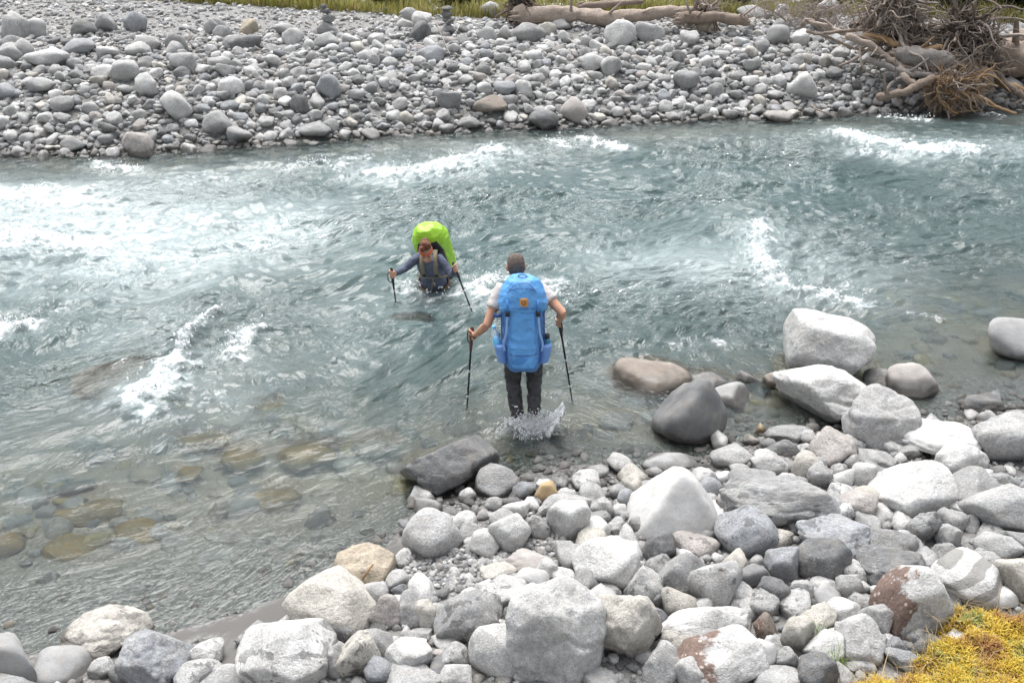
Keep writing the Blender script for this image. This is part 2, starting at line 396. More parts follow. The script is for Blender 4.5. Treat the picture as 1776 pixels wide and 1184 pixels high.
NEAR = [  # px box, colour, style, material, label
 ((882,1008,1054,1196),"pale","angular","plain","largest pale angular boulder at the bottom edge, centre of the picture"),
 ((1086,804,1260,948),"white","pyramid","smooth","white pyramid shaped boulder with a smooth pointed top"),
 ((1134,657,1257,788),"dark","smooth","smooth","smooth dark grey wet boulder standing at the water's edge"),
 ((1351,629,1513,746),"white","angular","plain","bright white blocky boulder below the tall grey one in the river"),
 ((1366,555,1511,668),"pale","round","plain","tall pale domed boulder standing in the river"),
 ((1463,680,1588,788),"light","angular","plain","light grey boulder leaning right beside the bright white block"),
 ((1508,800,1648,900),"white","round","plain","big white rounded boulder with a hollow in its front"),
 ((697,750,863,866),"dark","angular","plain","dark angular slab half in the water near the walker's feet"),
 ((1016,1016,1143,1156),"beige","angular","plain","beige angular boulder right of the largest pale boulder"),
 ((1178,1095,1324,1196),"pale","round","lichen","boulder with maroon lichen over its left half, bottom edge"),
 ((1521,981,1636,1111),"pale","round","lichen","rounded boulder with dark lichen on its left, beside the moss"),
 ((1621,966,1736,1056),"white","round","band","pale boulder with grey bands above the yellow moss"),
 ((1150,1049,1309,1122),"white","angular","plain","brightest white low boulder above the maroon lichened one"),
 ((420,1073,568,1192),"white","round","spot","white boulder with dark rain spots by the sandy shore"),
 ((498,996,652,1110),"beige","round","plain","big beige rounded boulder at the shore"),
 ((578,950,684,1034),"tan","angular","plain","tan boulder behind the big beige one, with an upright edge"),
 ((699,885,804,973),"light","smooth","plain","squat grey boulder at the water's edge beside the gravel patch"),
 ((993,935,1107,1024),"white","round","plain","white flat topped boulder left of the white pyramid boulder"),
 ((1142,960,1227,1041),"grey","round","plain","plain grey rounded boulder below the white pyramid boulder"),
 ((1194,968,1281,1061),"light","round","spot","spotted light boulder with dark wet blotches below the white pyramid"),
 ((1244,887,1345,973),"blue","round","spot","blue grey boulder with wet spots right of the white pyramid"),
 ((1255,850,1473,917),"grey","slab","spot","long wet grey slab with dry white patches"),
 ((1391,899,1523,981),"blue","slab","spot","wedge shaped boulder with a dark underside, right of the long wet slab"),
 ((1382,938,1468,1013),"dark","angular","plain","dark jagged boulder under the wedge shaped one"),
 ((1297,913,1378,958),"beige","smooth","spot","cream oval boulder with two dark spots"),
 ((1488,956,1609,1020),"dark","slab","plain","dark slate ledge above the lichened rounded boulder"),
 ((1064,618,1195,701),"brown","smooth","smooth","brown wet boulder awash in the shallows"),
 ((1228,667,1301,722),"grey","round","smooth","wet grey boulder behind the smooth dark one"),
 ((1193,642,1266,690),"pale","round","plain",None), ((1278,644,1323,683),"light","round","plain",None),
 ((1324,640,1358,690),"brown","angular","smooth","small dark brown stone tucked behind the bright white block"),
 ((1558,725,1700,802),"white","slab","smooth","broad smooth white slab at the right waterline"),
 ((1542,632,1622,722),"pink","round","smooth","pinkish boulder half under water, right of the tall pale one"),
 ((1498,644,1550,688),"grey","round","plain",None),
 ((1667,684,1741,720),"dark","angular","plain","small dark jagged stone alone in the shallows at the right"),
 ((1716,555,1810,628),"grey","smooth","smooth","wet grey boulder cut by the right edge, in the river"),
 ((1740,711,1790,735),"grey","round","plain",None), ((1699,725,1800,812),"light","angular","plain","light angular boulder at the right edge by the waterline"),
 ((1310,732,1328,760),"orange","smooth","smooth","small orange stone at the water's edge"),
 ((1326,730,1402,772),"grey","angular","plain",None), ((1320,764,1385,797),"dark","slab","plain",None), ((1410,750,1487,812),"pink","angular","plain",None),
 ((1374,780,1421,838),"beige","smooth","plain",None), ((1302,782,1366,828),"light","round","plain",None), ((1233,772,1302,816),"light","round","plain",None),
 ((1258,806,1345,858),"grey","angular","plain",None), ((1473,802,1520,850),"pale","smooth","plain",None), ((1490,778,1549,810),"light","round","plain",None),
 ((1626,771,1690,830),"white","round","plain",None), ((1668,775,1712,828),"pale","angular","plain",None), ((1115,784,1212,830),"grey","round","smooth","low wet stone behind the white pyramid boulder"),
 ((1400,800,1445,850),"light","angular","plain",None), ((1464,788,1493,822),"light","smooth","plain",None), ((1340,816,1384,864),"white","angular","plain",None),
 ((1646,817,1737,885),"grey","angular","plain",None), ((1683,838,1800,925),"light","round","plain","wide light boulder at the right edge above the banded one"),
 ((1356,898,1393,929),"light","round","spot",None), ((1330,946,1394,1010),"blue","angular","plain",None), ((1506,915,1584,975),"grey","angular","plain",None),
 ((1570,878,1627,957),"grey","angular","spot",None), ((1626,908,1666,957),"light","angular","plain",None), ((1452,853,1519,905),"pink","angular","plain",None),
 ((1732,971,1806,1046),"beige","round","plain","rounded boulder with a tan base at the right edge above moss"),
 ((1685,954,1736,993),"light","round","spot",None), ((1697,924,1768,978),"light","round","plain",None), ((1744,920,1800,964),"grey","round","plain",None),
 ((1742,875,1805,928),"dark","angular","plain",None), ((1617,942,1664,981),"grey","round","plain",None), ((1454,987,1500,1050),"light","angular","plain",None),
 ((1404,1000,1455,1033),"pale","round","plain",None), ((1370,998,1412,1054),"light","angular","plain",None), ((1311,1003,1369,1058),"dark","angular","plain",None),
 ((1432,1039,1491,1084),"white","round","plain",None), ((1488,1048,1549,1108),"light","angular","plain",None), ((1388,1050,1449,1098),"beige","angular","plain",None),
 ((1353,1066,1412,1140),"beige","round","plain",None), ((1458,1078,1535,1152),"pale","angular","plain","angular pale boulder beside the green grass tuft"), ((1400,1102,1466,1158),"white","round","plain",None),
 ((1308,1062,1350,1114),"brown","round","lichen","small maroon brown stone above the bottom edge"), ((1318,1105,1357,1146),"white","round","plain",None), ((1348,1120,1388,1160),"light","angular","plain",None),
 ((1388,1138,1452,1200),"dark","angular","plain","dark slate stone at the bottom edge beside the grass"), ((1467,1134,1513,1164),"light","round","spot",None), ((1540,1105,1572,1132),"blue","round","plain",None),
 ((1540,1122,1600,1165),"blue","angular","plain",None), ((1522,1102,1546,1142),"blue","angular","plain",None), ((1312,1155,1384,1205),"light","round","plain",None),
 ((1170,925,1248,971),"pink","smooth","spot",None), ((1115,923,1172,982),"dark","angular","plain",None), ((1279,978,1330,1019),"dark","smooth","smooth",None),
 ((1262,1012,1308,1056),"white","smooth","plain",None), ((1083,984,1149,1049),"pale","round","spot",None), ((1128,1014,1163,1059),"grey","angular","spot",None),
 ((1114,1116,1183,1196),"pale","angular","plain",None), ((1174,1143,1230,1200),"pale","round","plain",None), ((1111,1048,1156,1097),"blue","round","plain",None),
 ((1006,1155,1070,1200),"light","round","plain",None), ((932,853,1034,893),"light","round","spot",None), ((949,865,1021,943),"white","angular","plain",None),
 ((910,883,955,947),"light","round","spot",None), ((928,834,969,875),"orange","round","smooth","rust orange stone on wet gravel behind the walker"), ((1024,865,1062,902),"light","angular","plain",None),
 ((1071,846,1101,882),"blue","smooth","smooth",None), ((1078,826,1117,868),"beige","angular","plain",None), ((1050,899,1088,932),"light","angular","plain",None),
 ((923,971,971,1015),"pale","round","plain",None), ((874,958,958,1003),"pink","slab","smooth","flat pinkish stone lying tilted across the small gravel"), ((1300,1028,1350,1076),"light","round","spot",None),
 ((823,810,899,868),"grey","round","plain",None), ((718,864,768,905),"grey","round","smooth",None), ((642,1032,697,1092),"pink","angular","plain",None),
 ((686,1023,750,1094),"light","round","plain",None), ((714,1039,766,1098),"beige","angular","plain",None), ((752,1026,864,1122),"grey","angular","spot","half wet grey boulder left of the largest pale boulder"),
 ((827,1002,924,1054),"pale","slab","spot",None), ((847,882,920,974),"pale","angular","plain","pale split boulder beside the small gravel patch"), ((796,905,836,936),"light","smooth","plain",None),
 ((583,1100,658,1178),"beige","round","spot",None), ((621,1086,683,1144),"light","round","plain",None), ((671,1107,748,1170),"white","angular","plain",None), ((662,1147,766,1210),"light","angular","plain",None),
 ((816,1064,907,1196),"white","round","plain","tall white boulder pressed against the largest pale boulder's left side"), ((763,1118,814,1162),"light","round","spot",None), ((763,1148,817,1196),"pale","round","plain",None),
 ((549,1122,602,1176),"light","angular","plain",None), ((709,1086,749,1115),"light","round","plain",None), ((834,973,896,1011),"beige","angular","plain",None), ((678,1005,706,1042),"blue","angular","plain",None),
 ((120,1055,253,1143),"beige","slab","spot","long beige boulder lying in the shallows at lower left"), ((207,1090,328,1188),"blue","slab","plain","blue grey layered boulder at the lower left shore"),
 ((68,1131,157,1190),"grey","smooth","smooth","low wet stone left of the layered boulder"), ((324,1106,385,1155),"white","angular","spot",None), ((306,1142,383,1200),"pale","round","spot",None),
 ((-40,1100,57,1205),"grey","angular","smooth","grey boulder cut by the left edge, bottom corner"), ((158,1140,202,1174),"pale","angular","plain",None), ((344,1155,423,1204),"light","round","plain",None),
]
WADE = {(1064,618): 0.02, (1228,667): 0.15, (1193,642): -0.1, (1278,644): -0.1, (1498,644): 0.0, (1542,632): 0.05, (1115,784): 0.0, (1667,684): 0.25, (1740,711): 0.2, (718,864): 0.0, (68,1131): 0.15, (120,1055): 0.3}      # those standing low in the water
for i, (b, c, s, m, lb) in enumerate(NEAR):
    big = (b[2] - b[0]) > 120
    if s == "round" and not lb and i % 2: s = "shard" if i % 4 == 1 else "angular"
    place(b, c, s, m, lb, "boulder", 5 if big else 4, WADE.get(b[:2], 0.52 if b[1] > 700 else 0.55))

SUB = [  # under or just under the water
 ((160,616,282,716),"brown","smooth","plain","brown rock just under the surface at the left, with a splash at its right",0.035),
 ((313,750,398,790),"yellow","smooth","algae","yellow algae stone under water, left end of the row of three",None), ((387,780,457,824),"yellow","smooth","algae","golden algae stone under water, middle of the row",None),
 ((308,810,350,842),"yellow","smooth","algae","small olive algae stone under water below the row",None), ((487,769,581,824),"yellow","smooth","algae","wide golden algae stone under water, right end of the row",None),
 ((447,697,491,733),"yellow","round","algae","small pale algae stone farthest out under water",None), ((613,763,692,802),"pink","smooth","plain","pinkish stone under water left of the dark slab",None),
 ((121,958,189,1040),"pink","round","plain","pink stone under water near the lower left shore",None), ((75,916,160,1002),"yellow","smooth","algae","pale olive boulder under water at the lower left",None),
 ((92,861,207,920),"tan","slab","algae","long tan slab under water at the left",None), ((203,898,292,950),"yellow","smooth","algae","yellow green flat stone under water, left of centre",None),
 ((-20,927,40,972),"tan","smooth","algae","tan stone under water cut by the left edge",None), ((381,912,427,959),"pink","smooth","plain","faint pinkish stone under water off the sandy shore",None),
 ((688,566,745,592),"pale","smooth","plain","pale stone under water below the woman in the river",-0.16), ((330,960,420,1010),"grey","smooth","plain","faint grey stone under water above the long beige boulder",None),
 ((440,845,520,890),"tan","smooth","algae","faint tan stone under water below the golden algae row",None), ((1040,720,1100,752),"grey","smooth","plain","grey stone under shallow water right of the walker",None)]
for b, c, s, m, lb, top in SUB:
    o = place(b, c, s, m, lb, "submerged_rock", 4, 0.0)
    o.scale.z = min(o.scale.z, (0.5 if top is None else 0.3) * o.scale.x)
    o.location.z = (top if top is not None else -0.06) - o.scale.z
    # keep the pixel it covers
    q = PZ((b[0] + b[2]) / 2, (b[1] + b[3]) / 2, o.location.z + o.scale.z * 0.5); o.location.x, o.location.y = q.x, q.y

FAR = """25,122,71,169,light,angular;66,132,98,162,light,smooth;42,165,76,198,light,round;73,176,137,208,pale,slab;130,162,182,189,blue,angular;142,135,184,164,dark,angular;171,88,208,113,pale,round
181,117,216,149,light,angular;230,122,270,157,blue,angular;282,91,323,115,light,round;397,64,453,88,dark,slab;289,62,329,95,grey,angular;392,87,419,113,light,round;425,103,454,133,tan,angular
567,152,591,171,tan,round;553,186,597,226,blue,angular;520,224,574,248,grey,round;507,206,537,236,dark,angular;285,204,336,253,pale,angular;353,216,402,257,light,angular;395,229,439,260,grey,round
388,199,429,228,white,round;245,198,289,236,pale,angular;208,189,253,225,pale,angular;176,198,216,221,white,angular;216,233,270,277,pink,angular;312,179,350,213,light,angular;404,155,437,181,light,round
483,135,524,159,light,round;365,110,402,138,grey,angular;368,130,395,159,light,round;370,46,400,73,grey,angular;491,51,525,81,pale,round;544,64,588,93,light,angular;0,88,41,117,light,slab;13,100,51,132,grey,round
-8,160,32,188,blue,angular;-8,213,37,240,blue,slab;-10,188,44,215,grey,slab;64,209,111,233,light,slab;101,223,138,248,grey,round;111,250,150,272,grey,round;466,179,495,201,pale,round;375,184,410,204,light,round
236,167,274,189,pale,round;236,66,277,91,light,angular;1046,121,1098,169,pale,round;1097,125,1147,160,light,round;887,127,948,164,grey,angular;972,182,1019,225,pink,smooth;916,194,968,231,dark,slab
821,193,880,221,brown,slab;794,209,833,231,grey,round;762,189,801,223,grey,round;727,159,774,187,blue,slab;715,130,749,166,dark,angular;698,106,731,135,light,round;718,93,750,117,white,round;690,90,718,110,pale,round
835,88,869,117,light,round;933,67,964,91,beige,round;950,32,990,56,light,angular;885,101,919,128,light,angular;863,66,887,95,pale,angular;999,159,1046,189,pale,angular;911,162,944,184,pale,angular;830,137,863,162,light,angular
892,182,926,209,white,angular;857,186,894,208,blue,round;965,139,989,159,light,round;1002,144,1024,166,light,angular;1056,57,1090,78,light,slab;1117,73,1147,93,dark,angular;715,27,742,49,light,angular;745,56,766,76,light,round
644,149,671,171,pale,round;600,150,632,176,pale,round;644,171,664,198,grey,round;1039,159,1076,194,light,round;1041,208,1076,223,grey,slab;1168,111,1188,132,light,round;1174,137,1205,162,light,round;1166,164,1208,199,grey,round
1208,39,1238,68,tan,angular;1276,54,1308,74,light,round;1335,62,1363,95,white,angular;1338,41,1362,66,light,round;1407,87,1446,120,white,round;1396,110,1419,139,light,angular;1320,127,1357,159,grey,smooth;1362,130,1391,159,white,round
1367,155,1412,201,white,angular;1274,98,1325,123,grey,angular;1286,81,1311,103,light,round;1183,105,1217,123,light,slab;1281,160,1311,181,light,round;1301,145,1325,167,grey,round;1428,130,1460,150,white,round;1460,128,1487,149,white,round
1492,125,1522,152,pale,angular;1478,117,1502,137,grey,round;1433,147,1463,166,light,round;1426,162,1456,182,grey,round;1358,84,1385,103,light,round;1412,152,1436,174,beige,angular;1223,176,1252,199,grey,round;1325,191,1372,216,pink,slab
1551,84,1570,106,light,angular;1730,159,1767,186,grey,round;1698,152,1730,182,grey,round;1543,169,1580,183,grey,round;566,55,582,66,grey,slab"""
FARL = {"1046,121":"largest pale boulder on the far bank, right of the middle","425,103":"orange tan angular stone standing out on the far bank, left","567,152":"small round tan stone on the far bank, left of the middle",
 "1208,39":"tan angular stone high on the far bank below the long log","285,204":"pale blue block at the far waterline on the left","216,233":"pinkish pointed stone standing in the far waterline, left",
 "1367,155":"white boulder at the far waterline below the driftwood's left end","972,182":"round pinkish boulder at the far waterline, middle","950,32":"grey boulder propping the long log on the far bank",
 "1551,84":"grey stone wedged in the driftwood tangle","933,67":"beige round stone below the long log on the far bank","916,194":"dark slanting slab at the far waterline beside the pinkish round boulder","715,130":"dark upright stone in the middle of the far bank","1407,87":"long white stone left of the driftwood tangle","821,193":"brown flat rock at the far waterline, middle"}
for ln in FAR.split("\n"):
    for e in ln.split(";"):
        a = e.split(","); b = tuple(int(q) for q in a[:4])
        place(b, a[4], a[5], "smooth" if a[5] == "smooth" else "plain", FARL.get(a[0] + "," + a[1]), "bank_stone", 3, 0.62, shared=True)

# ------------------------------------------------------------------ filling stones, dart throwing round the boulders already there
def darts(region, sizes, circ, tries, pack):
    """circ: list of [x, y, r] taken so far"""
    C = np.array(circ) if circ else np.zeros((0, 3)); out = []
    for r in sizes:
        for _ in range(tries):
            x, y = region()
            if x is None: continue
            if len(C) and np.any((C[:, 0] - x) ** 2 + (C[:, 1] - y) ** 2 < (pack * (C[:, 2] + r)) ** 2): continue
            C = np.vstack([C, [x, y, r]]); out.append((x, y, r)); break
    return out, C
def inview(x, y, z, m=40):
    d = Vector((x, y, z - CAM_H)); f = d.y * CP - d.z * SP
    if f < 0.5: return None
    u = 888 + FPX * d.x / f; v = 592 - FPX * (d.y * SP + d.z * CP) / f
    return (u, v) if -m < u < 1776 + m and -m < v < 1184 + m else None
GRAVEL_PX = [(700,960),(850,960),(905,880),(990,905),(985,960),(860,1010),(800,1040),(700,1010)]      # patches of small gravel and sand: no boulders there
def near_region():
    x = rng.uniform(-3.6, 5.5); y = rng.uniform(4.2, 9.0)
    if y > y_near(x) + 0.12: return None, None
    q = inview(x, y, gz(x, y))
    if not q or inpoly(*q, GRAVEL_PX) or inpoly(*q, SAND_PX): return None, None
    if y > y_near(x) - 0.35 and rng.random() < 0.85: return None, None
    if q[0] < 420 and q[1] < 1150: return None, None
    if q[1] > 1184 + (0) and False: return None, None
    return x, y
circ = [[r[0].location.x, r[0].location.y, (r[0].scale.x + r[0].scale.y) / 2] for r in ROCKS]
sizes = sorted([0.035 + 0.10 * rng.random() ** 1.5 for _ in range(620)], reverse=True)
fills, C1 = darts(near_region, sizes, circ, 14, 0.60)
wts = ["light"] * 7 + ["grey"] * 3 + ["pale"] * 7 + ["white"] * 4 + ["blue", "beige", "beige", "dark"]
NFILL = 150
def add_fill(x, y, r, name, sub, styles=("round", "angular", "shard", "shard", "slab")):
    st = rng.choice(styles); _seed[0] += 1
    o = link(name, proto(st, _seed[0] % 14, sub)); sx, sy, sz = r * rng.uniform(.85, 1.25), r * rng.uniform(.8, 1.1), r * rng.uniform(.6, .9)
    o.scale = (sx, sy, sz); o.location = (x, y, gz(x, y) + sz * 0.4); o.rotation_euler = (rng.uniform(-.4, .4), rng.uniform(-.4, .4), rng.uniform(0, 6.3))
    cn = rng.choice(wts); setmat(o, rng.choice(("plain", "spot", "spot", "plain", "smooth")) if name == "boulder" else "plain")
    j = rng.uniform(.85, 1.12); o.color = (*[min(.6, q * j) for q in PAL[cn]], 1)
    q = inview(x, y, o.location.z); k = FPX / (o.location - cam.location).length
    if q: ROCKS.append([o, (q[0] - sx * k, q[1] - sz * k, q[0] + sx * k, q[1] + sz * k), cn, st, name, None])
    return o
fills = [f for f in fills if inview(f[0], f[1], gz(f[0], f[1]), -8)]
for f in fills[:NFILL]: add_fill(*f, "boulder", 3)
pebbles_near = list(fills[NFILL:])

def far_region():
    x = rng.uniform(-14, 14); f = rng.uniform(-0.25, 4.6) ; y = float(y_far(x)) + f
    if f > 4.6 + perlin(x * .4, 3.3, 0.0) * 1.2: return None, None
    if f > 3.2 and rng.random() < .85: return None, None
    if not inview(x, y, gz(x, y), 15): return None, None
    return x, y
circF = [[r[0].location.x, r[0].location.y, (r[0].scale.x + r[0].scale.y) / 2] for r in ROCKS if r[4] == "bank_stone"]
sz = sorted([0.045 + 0.12 * rng.random() ** 2.1 for _ in range(2600)], reverse=True)
fillsF, C2 = darts(far_region, sz, circF, 10, 0.72)
NF = 300 - sum(1 for r in ROCKS if r[4] == "bank_stone")
for f in fillsF[:NF]: add_fill(*f, "bank_stone", 3, ("angular", "shard", "shard", "round", "slab"))
cob_far = list(fillsF[NF:])

# ------------------------------------------------------------------ cobbles and gravel too many to count: geometry-node instances of a few stones
def gn_scatter(name, pts, protos, kind_label):
    """pts: rows x,y,z, rx,ry,rz, sx,sy,sz, idx"""
    A = np.array(pts, np.float32); me = bpy.data.meshes.new(name); me.vertices.add(len(A)); me.vertices.foreach_set("co", A[:, :3].ravel())
    for nm, c in (("rot", A[:, 3:6]), ("scl", A[:, 6:9])):
        a = me.attributes.new(nm, 'FLOAT_VECTOR', 'POINT'); a.data.foreach_set("vector", np.ascontiguousarray(c).ravel())
    a = me.attributes.new("idx", 'INT', 'POINT'); a.data.foreach_set("value", A[:, 9].astype(np.int32))
    o = link(name, me); tag(o, kind_label, None, None, "stuff")
    c = bpy.data.collections.new(name + "_stones")
    for p in protos: c.objects.link(p)
    g = bpy.data.node_groups.new(name, 'GeometryNodeTree')
    g.interface.new_socket("Geometry", in_out='INPUT', socket_type='NodeSocketGeometry'); g.interface.new_socket("Geometry", in_out='OUTPUT', socket_type='NodeSocketGeometry')
    N = g.nodes; L = g.links; gi = N.new("NodeGroupInput"); go = N.new("NodeGroupOutput")
    ci = N.new("GeometryNodeCollectionInfo"); ci.inputs["Collection"].default_value = c; ci.inputs["Separate Children"].default_value = True; ci.inputs["Reset Children"].default_value = True
    ip = N.new("GeometryNodeInstanceOnPoints"); ip.inputs["Pick Instance"].default_value = True
    def at(nm, dt):
        n = N.new("GeometryNodeInputNamedAttribute"); n.data_type = dt; n.inputs["Name"].default_value = nm; return n.outputs["Attribute"]
    er = N.new("FunctionNodeEulerToRotation"); L.new(at("rot", 'FLOAT_VECTOR'), er.inputs[0])
    L.new(gi.outputs[0], ip.inputs["Points"]); L.new(ci.outputs[0], ip.inputs["Instance"]); L.new(at("idx", 'INT'), ip.inputs["Instance Index"])
    L.new(er.outputs[0], ip.inputs["Rotation"]); L.new(at("scl", 'FLOAT_VECTOR'), ip.inputs["Scale"]); L.new(ip.outputs[0], go.inputs[0])
    m = o.modifiers.new("scatter", 'NODES'); m.node_group = g
    return o
def stone_protos(tag_, sub, mat="cobble", cols=wts):
    out = []
    for i in range(24):
        st = ("shard", "angular", "round", "shard", "slab", "angular")[i % 6]
        cn = cols[i % len(cols)]; me = proto(st, i % 14, sub).copy()
        a = me.attributes.new("tint", 'FLOAT_COLOR', 'POINT'); a.data.foreach_set("color", np.tile(np.array((*PAL[cn], 1), np.float32), len(me.vertices)))
        me.materials.clear(); me.materials.append(MR[mat])
        out.append(bpy.data.objects.new("%s_%02d" % (tag_, i), me))
    return out
def rows(x, y, r, bury=0.3):
    x, y, r = map(np.asarray, (x, y, r)); n = len(x); z = ground_z(x, y)
    s = np.stack([r * nrg.uniform(.85, 1.3, n), r * nrg.uniform(.75, 1.1, n), r * nrg.uniform(.5, .85, n)], 1)
    return np.column_stack([x, y, z + s[:, 2] * bury, nrg.uniform(-.5, .5, n), nrg.uniform(-.5, .5, n), nrg.uniform(0, 6.3, n), s, nrg.integers(0, 24, n)])
def rand_pts(n, x0, x1, y0, y1, keep):
    x = nrg.uniform(x0, x1, n); y = nrg.uniform(y0, y1, n); k = keep(x, y); return x[k], y[k]
wts2 = ["light", "grey", "pale", "light", "blue", "pale", "grey", "white", "light", "dark", "pale", "grey", "beige", "light", "blue", "pale", "grey", "white", "light", "pink", "grey", "pale", "dark", "light"]
# far bank: cobbles, then gravel flat behind them
P_far = [rows([f[0] for f in cob_far], [f[1] for f in cob_far], [f[2] for f in cob_far], 0.4)]
x, y = rand_pts(16000, -15, 15, 15, 25, lambda x, y: (y > y_far(x) - 0.5) & (y < y_far(x) + 5.0)); P_far.append(rows(x, y, nrg.uniform(.03, .095, len(x))))
x, y = rand_pts(30000, -19, 19, 19, 34, lambda x, y: (y > y_far(x) + 3.8)); P_far.append(rows(x, y, .018 + .07 * nrg.random(len(x)) ** 3))
gn_scatter("far_cobbles", np.vstack(P_far), stone_protos("cobble", 3, cols=wts2), "grey cobbles and gravel covering the far bank")
# near bank: small cobbles and pebbles between the boulders, and a gravel patch
shore = lambda x, y: (y < y_near(x) + 0.35) & ~((x < -1.7) & (nrg.random(len(x)) < .8))
P_n = [rows([f[0] for f in pebbles_near], [f[1] for f in pebbles_near], [f[2] for f in pebbles_near], 0.4)]
insand = np.vectorize(lambda a, b: inpoly(a, b, sandp))
x, y = rand_pts(6500, -3.6, 5.5, 4.2, 8.9, lambda x, y: shore(x, y) & ~insand(x, y)); P_n.append(rows(x, y, .012 + .04 * nrg.random(len(x)) ** 2))
gp = [PZ(u, v, 0.1) for u, v in GRAVEL_PX]; gpp = [(p.x, p.y) for p in gp]; ingrav = np.vectorize(lambda a, b: inpoly(a, b, gpp))
x, y = rand_pts(9000, -1.2, 0.8, 5.4, 7.2, lambda x, y: ingrav(x, y)); P_n.append(rows(x, y, .008 + .02 * nrg.random(len(x)) ** 1.6))
x, y = rand_pts(900, -9, 9.5, 2.5, 9.5, lambda x, y: (y < y_near(x) - .1) & ((x > .62 * y + .35) | (x < -.62 * y - .35))); P_n.append(rows(x, y, .05 + .22 * nrg.random(len(x)) ** 2.2, .35))
gn_scatter("near_pebbles", np.vstack(P_n), stone_protos("pebble", 2, cols=wts2), "pale pebbles and small cobbles between the near boulders")
# river bed
x, y = rand_pts(5200, -12, 12, 5, 18.5, lambda x, y: (y > y_near(x) + 0.25) & (y < y_far(x) - 0.1)); P_b = rows(x, y, np.minimum(.05 + .13 * nrg.random(len(x)) ** 2.0, .02 - .75 * np.minimum(ground_z(x, y), 0)), 0.1)
gn_scatter("bed_cobbles", P_b, stone_protos("bed_stone", 2, cols=["grey", "tan", "dark", "pink", "tan", "grey", "brown", "yellow", "light"]), "cobbles on the river bed seen through the water")

# ------------------------------------------------------------------ the river: a displaced sheet that follows both banks
wx = dense(-70, -13.0, 13.0, 70, 0.032, 2.5); NT_ = 620
tt = np.linspace(0, 1, NT_) ** 1.25
def smooth_curve(f, x, k):
    return sum(f(x + d) for d in np.linspace(-k, k, 9)) / 9
yn = smooth_curve(y_near, wx, 0.5) - 0.55; yf = smooth_curve(y_far, wx, 0.5) + 0.7
WX = np.repeat(wx[None, :], NT_, 0); WY = yn[None, :] * (1 - tt[:, None]) + yf[None, :] * tt[:, None]
wxf, wyf = WX.ravel(), WY.ravel()
depth = np.clip(-ground_z(wxf, wyf), 0, 2)
S = wxf.copy(); Nn = np.repeat(tt[:, None] * 12.5, len(wx), 1).ravel()     # along and across the stream
STROKES = [  # pixel polyline, half width (m), whiteness, milkiness, lift (m)
 ([(-60,428),(60,422),(155,432)],.50,1.0,1.0,.10), ([(-60,342),(60,345),(140,352)],.55,.88,1.0,.07), ([(-40,385),(130,385),(260,400)],1.0,.50,1.0,.02), ([(130,430),(240,455),(330,445),(420,425),(485,402)],.75,.50,.95,.02), ([(160,345),(260,325),(390,312)],.5,.46,.6,.02),
 ([(330,385),(420,395),(480,400)],.14,.7,.6,.03), ([(655,306),(720,302),(790,288),(868,268)],.34,.9,.9,.11), ([(588,300),(602,284),(640,282)],.13,.75,.5,.08), ([(163,288),(190,296),(240,299)],.2,.95,.6,.07),
 ([(503,297),(535,290),(562,286)],.17,.85,.5,.06), ([(422,283),(470,288)],.12,.6,.4,.03), ([(270,303),(335,312)],.12,.5,.3,.03), ([(952,246),(992,256)],.15,.85,.5,.05), ([(1012,244),(1040,254),(1078,262)],.17,.95,.6,.07),
 ([(1468,238),(1540,250),(1600,264),(1670,264)],.40,1.0,1.0,.09), ([(1470,268),(1520,268),(1560,275)],.18,.75,.6,.05), ([(1640,262),(1770,262)],.5,.42,.6,.02), ([(1530,206),(1560,210),(1612,213)],.14,.85,.5,.05), ([(1705,200),(1735,203)],.12,.8,.4,.04),
 ([(1312,398),(1306,425),(1312,452),(1350,486),(1400,512),(1455,522),(1495,532)],.20,.84,.8,.10), ([(1340,425),(1400,455),(1455,475),(1450,505)],.55,.44,.5,.02), ([(1570,532),(1625,556)],.12,.65,.3,.02), ([(1140,465),(1240,460)],.6,.12,.6,.0),
 ([(238,702),(275,676),(318,640)],.26,.9,.9,.16), ([(318,640),(328,604),(352,580),(386,556)],.10,.9,.6,.20), ([(320,668),(370,688)],.38,.52,.6,.04), ([(350,650),(390,655)],.3,.45,.4,.02),
 ([(402,628),(412,596),(450,574)],.13,.85,.5,.08), ([(400,640),(450,655)],.2,.4,.3,.02), ([(-30,580),(30,564),(50,566)],.16,.9,.5,.06), ([(60,518),(110,528)],.12,.6,.3,.03), ([(230,570),(300,560)],.4,.42,.4,.02),
 ([(700,492),(712,504),(742,514),(790,514)],.12,.85,.5,.05), ([(805,502),(840,488),(880,488)],.17,.95,.5,.05), ([(815,512),(865,512)],.2,.8,.5,.03), ([(935,488),(968,490),(976,502),(960,508)],.13,.8,.4,.04), ([(690,525),(770,532)],.2,.45,.3,.01),
 ([(885,742),(915,758),(945,748),(955,725)],.14,.75,.3,.02), ([(1160,602),(1265,592)],.08,.6,.2,.01), ([(1210,245),(1225,250)],.08,.6,.2,.02), ([(560,640),(640,610)],.25,.36,.2,.01), ([(600,545),(700,540)],.25,.32,.2,.0)]
foam = np.zeros_like(wxf); milk = np.zeros_like(wxf); lift = np.zeros_like(wxf)
wob1 = fbm(S * 1.6, Nn * 1.9, 0.0, 4); wob2 = fbm(S * 1.6 + 40, Nn * 1.9 + 9, 0.0, 4)
